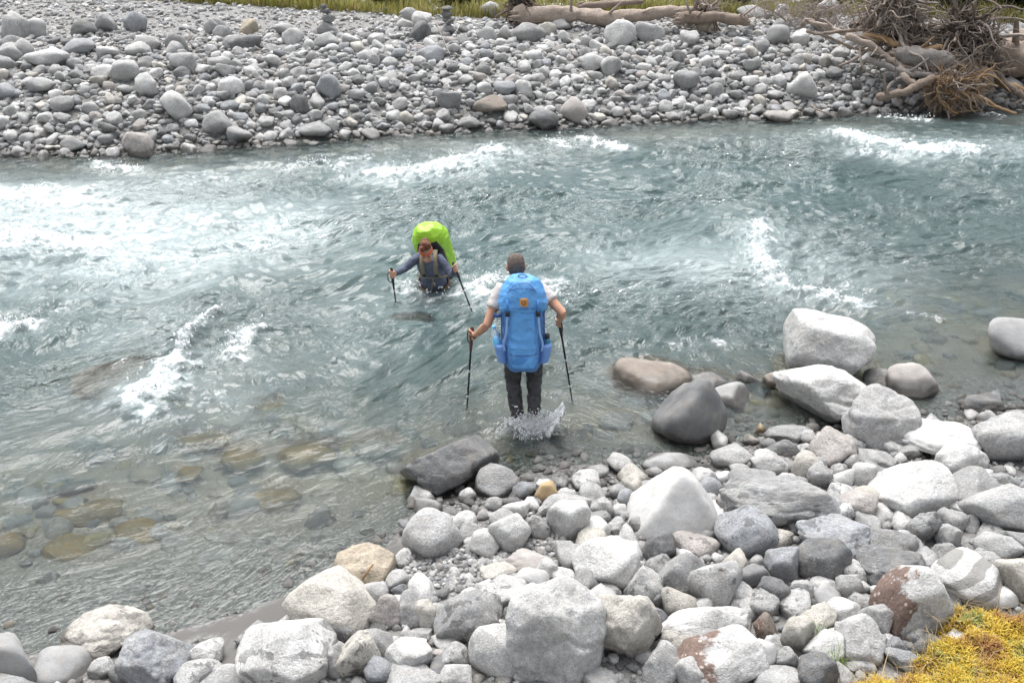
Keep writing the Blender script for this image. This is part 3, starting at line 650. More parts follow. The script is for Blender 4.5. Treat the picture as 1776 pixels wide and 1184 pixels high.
for pl, hw, wh, mk, lf in STROKES:
    q = [PZ(*p) for p in pl]; x0, x1 = min(p.x for p in q) - 4 * hw - 1, max(p.x for p in q) + 4 * hw + 1; y0, y1 = min(p.y for p in q) - 4 * hw - 1, max(p.y for p in q) + 4 * hw + 1
    m = np.nonzero((wxf > x0) & (wxf < x1) & (wyf > y0) & (wyf < y1))[0]
    ax = wxf[m] + wob1[m] * (0.10 + hw * 0.35); ay = wyf[m] + wob2[m] * (0.08 + hw * 0.35); d = np.full(len(m), 1e9)
    for a, b in zip(q[:-1], q[1:]):
        ex, ey = b.x - a.x, b.y - a.y; L2 = ex * ex + ey * ey + 1e-9
        u = np.clip(((ax - a.x) * ex + (ay - a.y) * ey) / L2, 0, 1); d = np.minimum(d, np.hypot(ax - a.x - u * ex, (ay - a.y - u * ey) * 1.0))
    k = d / hw
    foam[m] = np.maximum(foam[m], wh * np.exp(-(k * 0.85) ** 2)); milk[m] = np.maximum(milk[m], mk * np.exp(-(k * 0.62) ** 2)); lift[m] = np.maximum(lift[m], lf * np.exp(-(k * 0.8) ** 2))
# chop
A = 0.10 + 0.90 * sstep(0.12, 0.75, depth)
w1 = 0.6 * perlin(S * 0.5, Nn * 0.5, 0.0); w2 = 0.6 * perlin(S * 0.5 + 7, Nn * 0.5 + 3, 0.0)
s_, n_ = S + w1, Nn + w2
sk = s_ + 0.45 * n_
def ridge(a, b, sharp=1.0): return np.clip(1 - np.abs(perlin(a, b, 0.0)) * 1.7, 0, 1) ** (1 + sharp)
hgt = 0.050 * perlin(sk * 0.75, n_ * 0.85, 0.0) + 0.045 * ridge(sk * 1.05 + 3, n_ * 1.5, .8) + 0.034 * ridge(s_ * 1.9 + 11, n_ * 3.1, .7)
hgt = hgt + 0.026 * ridge(sk * 3.7 + 5, n_ * 5.8 + 2, .5) + 0.014 * perlin(s_ * 7.3, n_ * 10.5, 0.0)
small = 0.010 * ridge(s_ * 6.5 + 2, n_ * 10, .4) + 0.0045 * ridge(sk * 13, n_ * 19 + 5, .4)
calm = np.clip(0.62 + 0.85 * fbm(S * .33 + 4, Nn * .75, 0.0, 3), 0.18, 1.35)          # smooth tongues between choppy reaches
swell = 0.07 * perlin(S * .42 + 2, Nn * 1.1 + 8, 0.0) + 0.045 * ridge(S * .55 + 6, Nn * 2.1, .6)
hgt = ((hgt - hgt.mean()) * 1.2 * (.55 + .5 * calm) + swell) * A + (small - small.mean()) * (0.25 + 0.75 * A) * calm
fr = foam * (0.5 + 0.9 * np.clip(0.5 + fbm(wxf * 7, wyf * 7, 0.0, 3), 0, 1.4))
hgt = hgt + lift * (0.55 + 0.9 * np.abs(fbm(wxf * 2.6 + 3, wyf * 2.6, 0.0, 4))) + 0.055 * fr * fbm(wxf * 10, wyf * 10, 0.0, 4)
# the stream mounds over the awash rock and dips behind it
aw = PZ(218, 668); e = np.exp(-(((wxf - aw.x) / .42) ** 2 + ((wyf - aw.y) / .40) ** 2)); hgt = hgt * (1 - 0.75 * e) + 0.055 * e
for o_ in [r[0] for r in ROCKS if r[4] == "boulder"]:        # still water tight round the standing boulders
    e = np.exp(-((np.hypot((wxf - o_.location.x) / (o_.scale.x * 1.2), (wyf - o_.location.y) / (o_.scale.y * 1.2))) ** 4)); hgt = hgt * (1 - 0.7 * e)
hgt = np.where(depth < 0.02, np.minimum(hgt, 0.004), hgt) * sstep(-0.001, 0.08, depth)
hgt = np.nan_to_num(hgt)
wm = mesh_np("river", np.stack([wxf, wyf, hgt], 1), (lambda nx, ny: (lambda ii: np.stack([ii, ii + 1, ii + nx + 1, ii + nx], 1))((np.arange(ny - 1)[:, None] * nx + np.arange(nx - 1)[None, :]).ravel()))(len(wx), NT_))
deff = depth.copy()          # water standing over each rock is shallower than over the bed
for o_ in [r[0] for r in ROCKS if r[4] in ("submerged_rock", "boulder") and r[0].location.z < 0.25 and r[0].location.y > y_near(r[0].location.x) - .6]:
    kx = np.clip(1 - ((wxf - o_.location.x) / (o_.scale.x * 1.2)) ** 2 - ((wyf - o_.location.y) / (o_.scale.y * 1.2)) ** 2, 0, 1); m = kx > 0
    deff[m] = np.minimum(deff[m], np.clip(hgt[m] - (o_.location.z + o_.scale.z * np.sqrt(kx[m])), 0, 2))
depth = deff
turb = 1 - np.exp(-1.7 * depth ** 1.5);
a = wm.attributes.new("wat", 'FLOAT_COLOR', 'POINT'); a.data.foreach_set("color", np.stack([foam, turb, milk, np.clip(calm * (.62 + .38 * A), 0, 1.3)], 1).astype(np.float32).ravel())
a = wm.attributes.new("flow", 'FLOAT_VECTOR', 'POINT'); a.data.foreach_set("vector", np.stack([s_, n_, 0 * s_], 1).astype(np.float32).ravel())

t = NT("river_water"); at = t.n("Attribute", _attribute_name="wat"); rgb = t.n("SeparateColor", Color=at.outputs["Color"])
fo, tu, mi = rgb.outputs[0], rgb.outputs[1], rgb.outputs[2]
fl = t.n("Attribute", _attribute_name="flow").outputs["Vector"]; pos = t.n("NewGeometry").outputs["Position"]
st = t.n("Mapping", Vector=fl, Scale=(1.0, 1.7, 1.0)).outputs[0]; st2 = t.n("Mapping", Vector=fl, Scale=(1.0, 3.2, 1.0)).outputs[0]
rdg = lambda v, s, d, w: t.math('SUBTRACT', 1.0, t.math('MULTIPLY', t.math('ABSOLUTE', t.math('SUBTRACT', t.noise(v, s, d, 0.55, w), 0.5)), 3.0))
b1 = rdg(st, 4.2, 3, 0.7); b2 = rdg(st, 13, 3, 0.5); b3 = t.noise(st, 40, 3, 0.6)
chop = at.outputs["Alpha"]
nb = t.bump(b1, t.math('MULTIPLY', chop, 0.62), 0.05); nb = t.bump(b2, t.math('MULTIPLY', chop, 0.45), 0.016, nb); nb = t.bump(b3, t.math('MULTIPLY', chop, 0.2), 0.008, nb)
# foam broken into lace and clots
lace = t.noise(pos, 7.0, 7, 0.72, 0.6); strk = t.noise(st2, 2.6, 6, 0.68, 0.8)
tex = t.math('ADD', t.math('MULTIPLY', lace, 0.6), t.math('MULTIPLY', strk, 0.4))
fm = t.range(t.math('ADD', fo, t.math('MULTIPLY', t.math('SUBTRACT', tex, 0.5), 3.0)), 0.52, 1.2, 0, 1, True)
fm = t.math('MULTIPLY', fm, t.range(fo, 0.10, 0.35, 0, 1, True))
# here and there thin streaks of old foam riding on the deep water
old = t.math('MULTIPLY', t.range(strk, 0.66, 0.74, 0, 0.35), t.range(tu, 0.35, 0.8))
fm = t.math('MAXIMUM', fm, old)
body = t.mix(t.range(t.noise(fl, 0.5, 3), 0.35, 0.65), (0.050, 0.099, 0.104), (0.092, 0.140, 0.143))
milkv = t.math('MULTIPLY', mi, t.range(strk, 0.3, 0.65, 0.35, 1.0))
body = t.mix(milkv, body, (0.54, 0.635, 0.65))
opac = t.math('MAXIMUM', t.math('MULTIPLY', tu, 0.93), t.math('MULTIPLY', milkv, 0.9))
rf = t.n("BsdfRefraction", Color=(0.86, 0.93, 0.91), Roughness=0.02, IOR=1.33, Normal=nb).outputs[0]
df = t.n("BsdfDiffuse", Color=body, Normal=nb).outputs[0]
un = t.n("MixShader", i0=opac, i1=rf, i2=df).outputs[0]
gl = t.n("BsdfGlossy", Color=(1, 1, 1), Roughness=0.03, Normal=nb).outputs[0]
fres = t.n("Fresnel", IOR=1.33, Normal=nb).outputs[0]
wa = t.n("MixShader", i0=fres, i1=un, i2=gl).outputs[0]
fnb = t.bump(lace, 0.7, 0.05)
fb = t.bsdf(t.mix(t.range(lace, .35, .62), (0.50, 0.57, 0.585), (0.84, 0.855, 0.86)), 0.6, fnb)
MW = t.done(t.n("MixShader", i0=fm, i1=wa, i2=fb).outputs[0])
tag(link("river", wm, MW), kind="structure")

# ------------------------------------------------------------------ shape kit for figures and gear (world coordinates in, thing-local meshes out)
def V3(*a): return Vector(a)
def frame(d, up=Vector((0, 0, 1))):
    d = d.normalized(); s = d.cross(up)
    if s.length < 1e-4: s = d.cross(Vector((0, 1, 0)))
    s.normalize(); return s, s.cross(d).normalized()
def ringloft(rings):
    """rings: list of lists of points, equal counts -> V, F (tris), ends closed"""
    k = len(rings[0]); V = [p for r in rings for p in r]; F = []
    for i in range(len(rings) - 1):
        for j in range(k):
            a, b = i * k + j, i * k + (j + 1) % k; c, d = a + k, b + k
            F += [(a, b, d), (a, d, c)]
    for i0, fl in ((0, True), ((len(rings) - 1) * k, False)):
        V.append(sum((Vector(p) for p in V[i0:i0 + k]), Vector()) / k); m = len(V) - 1
        for j in range(k):
            a, b = i0 + j, i0 + (j + 1) % k; F.append((m, b, a) if fl else (m, a, b))
    return [tuple(v) for v in V], F
def tube(pts, rad, seg=10, round_ends=True, flat=None):
    pts = [Vector(p) for p in pts]; rad = list(rad) if hasattr(rad, "__len__") else [rad] * len(pts)
    if round_ends:
        d0 = (pts[0] - pts[1]).normalized(); d1 = (pts[-1] - pts[-2]).normalized()
        pre = [(pts[0] + d0 * rad[0] * s, rad[0] * c) for s, c in ((.95, .3), (.7, .71))]; post = [(pts[-1] + d1 * rad[-1] * s, rad[-1] * c) for s, c in ((.7, .71), (.95, .3))]
        pts = [p for p, _ in pre] + pts + [p for p, _ in post]; rad = [r for _, r in pre] + rad + [r for _, r in post]
    rings = []; s = None
    for i, p in enumerate(pts):
        d = (pts[min(i + 1, len(pts) - 1)] - pts[max(i - 1, 0)]).normalized()
        if s is None: s, u = frame(d)
        else:
            s = (s - d * s.dot(d)); s = s.normalized() if s.length > 1e-6 else frame(d)[0]; u = s.cross(d).normalized()
        f = flat or (1, 1)
        rings.append([p + s * (rad[i] * f[0] * math.cos(a)) + u * (rad[i] * f[1] * math.sin(a)) for a in (2 * math.pi * j / seg for j in range(seg))])
    return ringloft(rings)
def smoothpath(pts, n=6):
    pts = [Vector(p) for p in pts]; out = []
    for i in range(len(pts) - 1):
        p0, p1, p2, p3 = pts[max(i - 1, 0)], pts[i], pts[i + 1], pts[min(i + 2, len(pts) - 1)]
        for k in range(n):
            t_ = k / n; out.append(0.5 * ((2 * p1) + (p2 - p0) * t_ + (2 * p0 - 5 * p1 + 4 * p2 - p3) * t_ ** 2 + (3 * p1 - p0 - 3 * p2 + p3) * t_ ** 3))
    return out + [pts[-1]]
def sect(c, a, b, seg=20, e=2.0):
    """super-ellipse ring round c with half axes a, b (vectors)"""
    out = []
    for j in range(seg):
        th = 2 * math.pi * j / seg; x, y = math.cos(th), math.sin(th)
        out.append(c + a * (math.copysign(abs(x) ** (2 / e), x)) + b * (math.copysign(abs(y) ** (2 / e), y)))
    return out
def ball(c, r, rot=None, sub=3):
    D, F = ico(sub); r = Vector(r) if hasattr(r, "__len__") else Vector((r, r, r)); out = []
    for d in D:
        p = Vector((d[0] * r.x, d[1] * r.y, d[2] * r.z)); out.append(tuple(Vector(c) + (rot @ p if rot else p)))
    return out, [tuple(f) for f in F]
def join(parts):
    V, F = [], []
    for v, f in parts:
        n = len(V); V += list(v); F += [tuple(i + n for i in q) for q in f]
    return V, F
def remesh(parts, voxel, smooth=4, wrinkle=0.0, wscale=9.0):
    V, F = join(parts); me = mesh_np("tmp", V, F); o = bpy.data.objects.new("tmp", me); col.objects.link(o)
    m = o.modifiers.new("r", 'REMESH'); m.mode = 'VOXEL'; m.voxel_size = voxel
    if smooth: m = o.modifiers.new("s", 'SMOOTH'); m.iterations = smooth; m.factor = 0.5
    dg = bpy.context.evaluated_depsgraph_get(); ev = o.evaluated_get(dg); out = bpy.data.meshes.new_from_object(ev)
    bpy.data.objects.remove(o); bpy.data.meshes.remove(me)
    if wrinkle:
        n = len(out.vertices); P = np.empty(n * 3, np.float32); out.vertices.foreach_get("co", P); P = P.reshape(-1, 3); N = np.empty(n * 3, np.float32); out.vertices.foreach_get("normal", N); N = N.reshape(-1, 3)
        h = 1 - 2 * np.abs(perlin(P[:, 0] * wscale * .8, P[:, 1] * wscale * .8, P[:, 2] * wscale * 1.4)); P = P + N * (h * wrinkle)[:, None]
        out.vertices.foreach_set("co", P.astype(np.float32).ravel())
    out.polygons.foreach_set("use_smooth", np.ones(len(out.polygons), bool)); out.update(); return out
def child(name, geo, mat, root, parent=None, smooth=True):
    """geo in world coordinates; root: the thing's Empty (unrotated)"""
    if isinstance(geo, tuple): me = mesh_np(name, geo[0], geo[1], smooth)
    else: me = geo; me.name = name
    me.transform(Matrix.Translation(-root.location)); return link(name, me, mat, parent or root)
def box(c, sx, sy, sz, ax=None):
    """ax: three unit vectors"""
    ax = ax or (V3(1, 0, 0), V3(0, 1, 0), V3(0, 0, 1)); c = Vector(c)
    V = [c + ax[0] * (sx * i) + ax[1] * (sy * j) + ax[2] * (sz * k) for i in (-1, 1) for j in (-1, 1) for k in (-1, 1)]
    Q = [(0, 1, 3, 2), (4, 6, 7, 5), (0, 4, 5, 1), (2, 3, 7, 6), (0, 2, 6, 4), (1, 5, 7, 3)]
    return [tuple(v) for v in V], [t_ for q in Q for t_ in ((q[0], q[1], q[2]), (q[0], q[2], q[3]))]
def ribbon(pts, w, th, side):
    """flat strap along pts, width vector side"""
    pts = [Vector(p) for p in pts]; rings = []
    for i, p in enumerate(pts):
        d = (pts[min(i + 1, len(pts) - 1)] - pts[max(i - 1, 0)]).normalized(); s = (side - d * side.dot(d)).normalized(); n = s.cross(d)
        rings.append([p + s * w + n * th, p - s * w + n * th, p - s * w - n * th, p + s * w - n * th])
    return ringloft(rings)
def fist(G, u, w, side=1):
    """closed hand round a grip: G centre, u along the grip (towards the thumb), w from grip to palm"""
    u = u.normalized(); w = (w - u * w.dot(u)).normalized(); q = u.cross(w) * side; out = []
    out.append(ball(G + w * .028, (.020, .020, .020))); pr = []
    for k in (-1, 0, 1): pr.append(ball(G + w * .030 + u * (.026 * k) + q * .004, .021, sub=2))
    out += pr
    for i, (off, end, r) in enumerate(((.033, 235, .0098), (.011, 255, .0102), (-.011, 248, .0098), (-.032, 225, .0085))):
        P = [G + u * off + (w * math.cos(R(a)) + q * math.sin(R(a))) * (.030 if 30 < a < end - 20 else .027) for a in (15, 60, 105, 150, 195, end)]
        out.append(tube(P, [r * 1.1, r * 1.1, r, r, r * .92, r * .8], 8))
    P = [G + u * .045 + w * .02 - q * .016, G + u * .054 - w * .004 - q * .027, G + u * .052 - w * .026 - q * .012, G + u * .047 - w * .032 + q * .010]
    out.append(tube(P, [.013, .012, .0105, .009], 8)); return out
def headform(c, f, up, k=1.0):
    """f: where the face looks, up: towards the crown"""
    up = up.normalized(); f = (f - up * f.dot(up)).normalized(); s = f.cross(up); rings = []
    for h, w_, fr, bk in ((.118, .016, .02, .024), (.108, .042, .048, .056), (.085, .062, .074, .082), (.05, .074, .088, .098), (.01, .076, .092, .100), (-.03, .071, .092, .088), (-.065, .061, .090, .060), (-.095, .048, .086, .030), (-.118, .030, .078, -.015)):
        rings.append(sect(c + up * h * k + f * ((fr - bk) / 2 * k), s * (w_ * k), f * ((fr + bk) / 2 * k), 20, 2.15))
    out = [ringloft(rings)]
    out.append(tube([c + f * .088 * k + up * .012 * k, c + f * .106 * k - up * .020 * k, c + f * .098 * k - up * .034 * k], [.009 * k, .013 * k, .013 * k], 8))
    out.append(tube([c + f * .088 * k - up * .066 * k - s * .02 * k, c + f * .094 * k - up * .066 * k, c + f * .088 * k - up * .066 * k + s * .02 * k], [.007 * k, .010 * k, .007 * k], 8))
    for sg in (-1, 1):
        e = c + s * (sg * .078 * k) - up * .008 * k - f * .008 * k
        out.append(tube([e - up * .026 * k, e - f * .012 * k + s * (sg * .006 * k), e + up * .028 * k - f * .006 * k], [.008 * k, .013 * k, .012 * k], 8))
    return out, s, f, up

def fabric(name, c, rough=0.75, wr=0.35, nscale=7.0, amt=0.12):
    t = NT(name); tc = t.n("TexCoord").outputs["Object"]
    n1 = t.noise(tc, nscale, 5, 0.6, 0.6); n2 = t.noise(tc, 260, 2)
    k = t.n("VectorMath", _operation='SCALE'); t.set(k.inputs[0], c); t.set(k.inputs["Scale"], t.math('MULTIPLY', t.range(n1, 0.3, 0.7, 1 - amt, 1 + amt), t.range(n2, .3, .7, .93, 1.07)))
    nb = t.bump(n1, wr, 0.035); nb = t.bump(n2, 0.2, 0.002, nb)
    return t.done(t.bsdf(k.outputs[0], rough, nb))
M = {"skin": simple("skin", (.50, .27, .18), .5, .12, 14, .15, 90, .003), "shirt": fabric("heather_shirt", (.50, .47, .455), .85, .5, 8, .15), "trouser": fabric("wet_dark_trousers", (.030, .029, .032), .42, .9, 9, .5),
     "hair": None, "black": simple("black_plastic", (.016, .016, .018), .45), "grip": simple("cork_grip", (.10, .055, .035), .8), "metal": simple("pole_ring", (.6, .6, .6), .3, Metallic=1.0),
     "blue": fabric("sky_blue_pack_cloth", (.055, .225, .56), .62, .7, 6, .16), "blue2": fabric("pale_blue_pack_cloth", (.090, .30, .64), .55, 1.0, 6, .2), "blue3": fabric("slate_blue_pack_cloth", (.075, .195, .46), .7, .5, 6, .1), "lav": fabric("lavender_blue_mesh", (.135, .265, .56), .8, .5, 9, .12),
     "navy": fabric("navy_webbing", (.03, .085, .24), .7, .2), "strap": fabric("pale_blue_webbing", (.25, .44, .72), .7, .2), "leather": simple("tan_leather", (.50, .25, .075), .6, .2, 60), "lime": simple("lime_trim", (.55, .62, .03), .5), "rubber": simple("black_rubber", (.02, .02, .02), .6),
     "green": fabric("lime_rain_cover", (.30, .56, .03), .45, .5, 7, .12), "shirt2": fabric("blue_grey_shirt", (.085, .10, .15), .8, .6, 8, .25), "olive": fabric("olive_webbing", (.19, .165, .115), .8, .3), "brown": fabric("brown_hip_belt", (.17, .115, .075), .8, .6, 9, .25), "band": fabric("orange_headband", (.46, .115, .06), .85, .5, 22, .3), "band2": fabric("grey_headband_edge", (.25, .19, .14), .85, .4, 22, .3),
     "redhair": simple("red_brown_hair", (.16, .055, .025), .6, .5, 30, 1.0, 120, .012), "eye": simple("eye_dark", (.03, .02, .02), .2), "lip": simple("lip_red", (.36, .12, .10), .5), "teal": simple("teal_bottle", (.02, .17, .27), .25), "cap": simple("pale_blue_cap", (.20, .50, .78), .4), "wrist": simple("dark_wrist_strap", (.03, .025, .025), .7)}
t = NT("short_thinning_hair"); tc = t.n("TexCoord").outputs["Object"]; hz = t.n("SeparateXYZ", Vector=tc).outputs[2]
hn = t.noise(tc, 45, 4, .7); hc = t.mix(t.range(t.math('ADD', hz, t.math('MULTIPLY', hn, .05)), 1.685, 1.735, 0, 1), t.mix(t.range(hn, .4, .65), (.035, .03, .028), (.15, .135, .125)), t.mix(t.range(hn, .35, .65), (.07, .053, .044), (.15, .11, .09)))
M["hair"] = t.done(t.bsdf(hc, .7, t.bump(t.noise(tc, 170, 3), .8, .01)))
t = NT("clear_bottle"); M["pet"] = t.done(t.bsdf((.72, .85, .93), .12, None, Transmission_Weight=0.75, IOR=1.35))
t = NT("bottle_label"); M["labelblue"] = t.done(t.bsdf((.16, .52, .85), .35))

# ------------------------------------------------------------------ the man in the shallows, seen from behind
mx, my = 0.11, 8.24
man = empty("person", (mx, my, gz(mx, my)))
tag(man, "man in grey t-shirt and dark trousers wading away under a blue pack", "person")
pel, che, nek, hed = V3(.105, 8.30, .76), V3(.085, 8.37, 1.10), V3(.060, 8.41, 1.32), V3(.035, 8.47, 1.455)
shL, shR = PY(867, 503, 8.37), PY(937, 500, 8.37)
elL, wrL, haL = PY(845, 563, 8.20), PY(826, 580, 8.38), PY(818, 581, 8.44)
elR, wrR, haR = PY(976, 543, 8.19), PY(972, 553, 8.42), PY(970, 558, 8.49)
hipL, knL, anL = V3(.012, 8.29, .70), V3(.008, 8.33, .34), V3(.058, 8.20, -.02)
hipR, knR, anR = V3(.198, 8.29, .70), V3(.212, 8.34, .37), V3(.212, 8.19, .075)
tipL, tipR = PZ(810, 707, 0), PZ(992, 692, 0)
hf, _s, _f, _u = headform(hed, V3(-.08, .95, -.30), V3(-.03, .25, .97))
torso = ringloft([sect(pel + V3(0, 0, -.08), V3(.13, 0, 0), V3(0, .09, .02)), sect(pel, V3(.16, 0, 0), V3(0, .11, .02)), sect(pel.lerp(che, .5), V3(.145, 0, 0), V3(0, .10, .02)), sect(che, V3(.175, 0, 0), V3(0, .115, .02)), sect(che.lerp(nek, .6), V3(.155, 0, 0), V3(0, .09, .02)), sect(nek, V3(.06, 0, 0), V3(0, .055, 0))])
bp = hf + [torso, tube([nek - V3(0, 0, .05), nek.lerp(hed, .6)], [.062, .056])]
for sh, el, wr, ha, tip, sg in ((shL, elL, wrL, haL, tipL, 1), (shR, elR, wrR, haR, tipR, -1)):
    bp += [tube([che.lerp(sh, .6) + V3(0, 0, .04), sh, sh.lerp(el, .35), el, el.lerp(wr, .35), wr, wr.lerp(ha, .7)], [.07, .062, .052, .041, .043, .029, .027])]
    bp += fist(ha, (ha - tip), (wr - ha), sg)
for hp, kn, an in ((hipL, knL, anL), (hipR, knR, anR)):
    bp += [tube([hp, hp.lerp(kn, .5), kn, kn.lerp(an, .35), an, an + V3(0, .02, -.07)], [.08, .07, .05, .05, .035, .03]), tube([an + V3(0, .0, -.08), an + V3(0, .16, -.11)], [.035, .03])]
child("body", remesh(bp, .0065, 3), M["skin"], man)
sleeve = []
for sh, el in ((shL, elL), (shR, elR)):
    d = (el - sh); sleeve.append(tube([che.lerp(sh, .5) + V3(0, 0, .03), sh, sh + d * .30, sh + d * .52], [.085, .076, .068, .070], 14, False))
shirt = ringloft([sect(pel + V3(0, 0, -.02), V3(.175, 0, 0), V3(0, .125, .02)), sect(pel.lerp(che, .5), V3(.165, 0, 0), V3(0, .12, .02)), sect(che, V3(.19, 0, 0), V3(0, .13, .02)), sect(che.lerp(nek, .6), V3(.165, 0, 0), V3(0, .10, .02)), sect(nek + V3(0, 0, -.01), V3(.07, 0, 0), V3(0, .065, 0))])
child("t_shirt", remesh(sleeve + [shirt], .011, 3, .004, 14), M["shirt"], man)
tr = [ringloft([sect(pel + V3(0, 0, .05), V3(.165, 0, 0), V3(0, .115, 0)), sect(pel + V3(0, 0, -.04), V3(.175, 0, 0), V3(0, .125, 0)), sect(pel + V3(0, 0, -.13), V3(.15, 0, 0), V3(0, .11, 0))])]
for hp, kn, an in ((hipL, knL, anL), (hipR, knR, anR)): tr.append(tube([hp, hp.lerp(kn, .5), kn, kn.lerp(an, .5), an + V3(0, 0, .02)], [.094, .084, .072, .064, .060], 14))
child("trousers", remesh(tr, .009, 2, .011, 11), M["trouser"], man)
hr = ringloft([sect(hed + _u * h + _f * ((fr - bk) / 2), _s * w_, _f * ((fr + bk) / 2), 20, 2.15) for h, w_, fr, bk in ((.126, .016, .02, .026), (.116, .046, .045, .062), (.09, .068, .066, .090), (.05, .0795, .05, .1055), (.01, .0805, .01, .108), (-.03, .074, -.03, .094), (-.06, .058, -.045, .070))])
child("hair", remesh([hr], .007, 2, .0025, 60), M["hair"], man)
for an, nm in ((anL, 0), (anR, 1)):
    d = V3(.0, .97, -.25 if nm == 0 else -.45).normalized(); s, u_ = frame(d); b = an + V3(0, -.035, -.065)
    sh = child("shoe", remesh([ringloft([sect(b + d * k + u_ * (hh - .03), s * w_, u_ * hh, 14, 2.6) for k, w_, hh in ((-.03, .028, .035), (0, .04, .05), (.06, .042, .055), (.13, .046, .04), (.20, .046, .03), (.255, .03, .02))]), tube([an + V3(0, .01, -.03), an + V3(0, .0, .035)], [.055, .05])], .008, 2), M["black"], man)
    child("sole", ringloft([sect(b + d * k + u_ * -.062, s * w_, u_ * .012, 14, 3) for k, w_ in ((-.035, .03), (0, .042), (.12, .048), (.2, .047), (.265, .025))]), M["rubber"], man, sh)
    child("heel_trim", tube([b + s * .042 + d * .03 - u_ * .02, b - d * .036 - u_ * .015 + s * .02, b - d * .036 - u_ * .015 - s * .02, b - s * .042 + d * .03 - u_ * .02], .008, 8), M["lime"], man, sh)
    child("pull_tab", ribbon([b - d * .034 + u_ * .01, b - d * .024 + u_ * .05, an - d * .058 + V3(0, 0, .03)], .009, .004, s), M["lime"], man, sh)
child("wristband", tube(smoothpath([wrL.lerp(haL, .25) + o_ for o_ in (V3(.034, 0, 0), V3(0, -.03, -.02), V3(-.034, 0, 0), V3(0, .03, .02), V3(.034, 0, 0))], 4), .007, 6), M["wrist"], man)

# ------------------------------------------------------------------ trekking poles
def pole(top, tip, grip_len, label, basket=False, cork=True, deep=.16):
    top, tip = Vector(top), Vector(tip); d = (tip - top).normalized(); end = tip + d * deep; L = (end - top).length
    o = empty("trekking_pole", end); tag(o, label, "trekking pole", "trekking poles")
    child("grip", tube([top, top + d * .02, top + d * grip_len * .6, top + d * grip_len, top + d * (grip_len + .06)], [.017, .021, .016, .017, .012], 10), M["grip"] if cork else M["black"], o)
    child("shaft", tube([top + d * grip_len, top + d * L * .45, top + d * L * .46, top + d * L * .72, top + d * L * .73, end], [.0105, .0105, .009, .009, .0075, .006], 8), M["black"], o)
    for k in (.45, .72): child("lock_ring", tube([top + d * (L * k - .012), top + d * (L * k + .012)], .014, 8, False), M["metal"], o)
    s, u_ = frame(d)
    child("wrist_loop", tube(smoothpath([top + d * .03, top + s * .05 + d * .05, top + s * .055 + d * .13, top + s * .02 + d * .16, top + d * .04], 5), .006, 6), M["black"], o)
    if basket:
        bb = tip + d * .02; child("basket", tube([bb - d * .006, bb + d * .006], [.034, .028], 12, False), M["black"], o)
    return o
pole(haL + (haL - tipL).normalized() * .075, tipL, .18, "black trekking pole in the man's left hand", False)
pole(haR + (haR - tipR).normalized() * .075, tipR, .18, "black trekking pole in the man's right hand", False, False)

# ------------------------------------------------------------------ blue pack
pk = empty("backpack", (.11, 8.05, .62)); tag(pk, "large sky blue trekking backpack with a leather badge on the man's back", "backpack")
pu = V3(-.015, .14, .99).normalized(); psd = V3(1, 0, .0); pn = psd.cross(pu) * -1      # up, right, towards the viewer
if pn.y > 0: pn = -pn
pb = V3(.105, 8.06, .60); HP = .90
def pp(s, a=0.0, n=0.0): return pb + pu * (s * HP) + psd * a + pn * n
def pring(s, w_, d_, n=0.0, e=2.7, a=0.0): return sect(pp(s, a, n), psd * w_, pn * d_, 28, e)
child("main_body", remesh([ringloft([pring(0, .09, .05), pring(.015, .125, .09), pring(.06, .155, .12), pring(.2, .174, .138), pring(.45, .180, .142), pring(.62, .192, .142), pring(.72, .19, .135), pring(.80, .16, .11)])], .009, 3, .008, 9), M["blue3"], pk)
child("lid", remesh([ringloft([pring(.655, .195, .150, .006), pring(.68, .218, .165, .006), pring(.74, .216, .172, .004), pring(.82, .200, .165, 0, 2.5), pring(.90, .176, .145, -.005, 2.4), pring(.96, .142, .11, -.01, 2.3), pring(.99, .085, .06, -.015)])], .008, 3, .010, 8), M["blue2"], pk)
child("front_pocket", remesh([ringloft([pring(.085, .085, .05, .115), pring(.10, .115, .075, .125), pring(.18, .130, .085, .130), pring(.32, .132, .075, .125), pring(.5, .125, .06, .115), pring(.66, .12, .05, .105), pring(.72, .11, .04, .10)])], .008, 2, .010, 7), M["blue2"], pk)
child("shaded_base", remesh([ringloft([pring(.075, .10, .045, .105), pring(.085, .116, .065, .125), pring(.14, .130, .081, .132), pring(.2, .133, .087, .132), pring(.235, .126, .07, .13)])], .008, 3), M["blue"], pk)  # darker blue puts shade and damp at the pocket's foot into the cloth colour
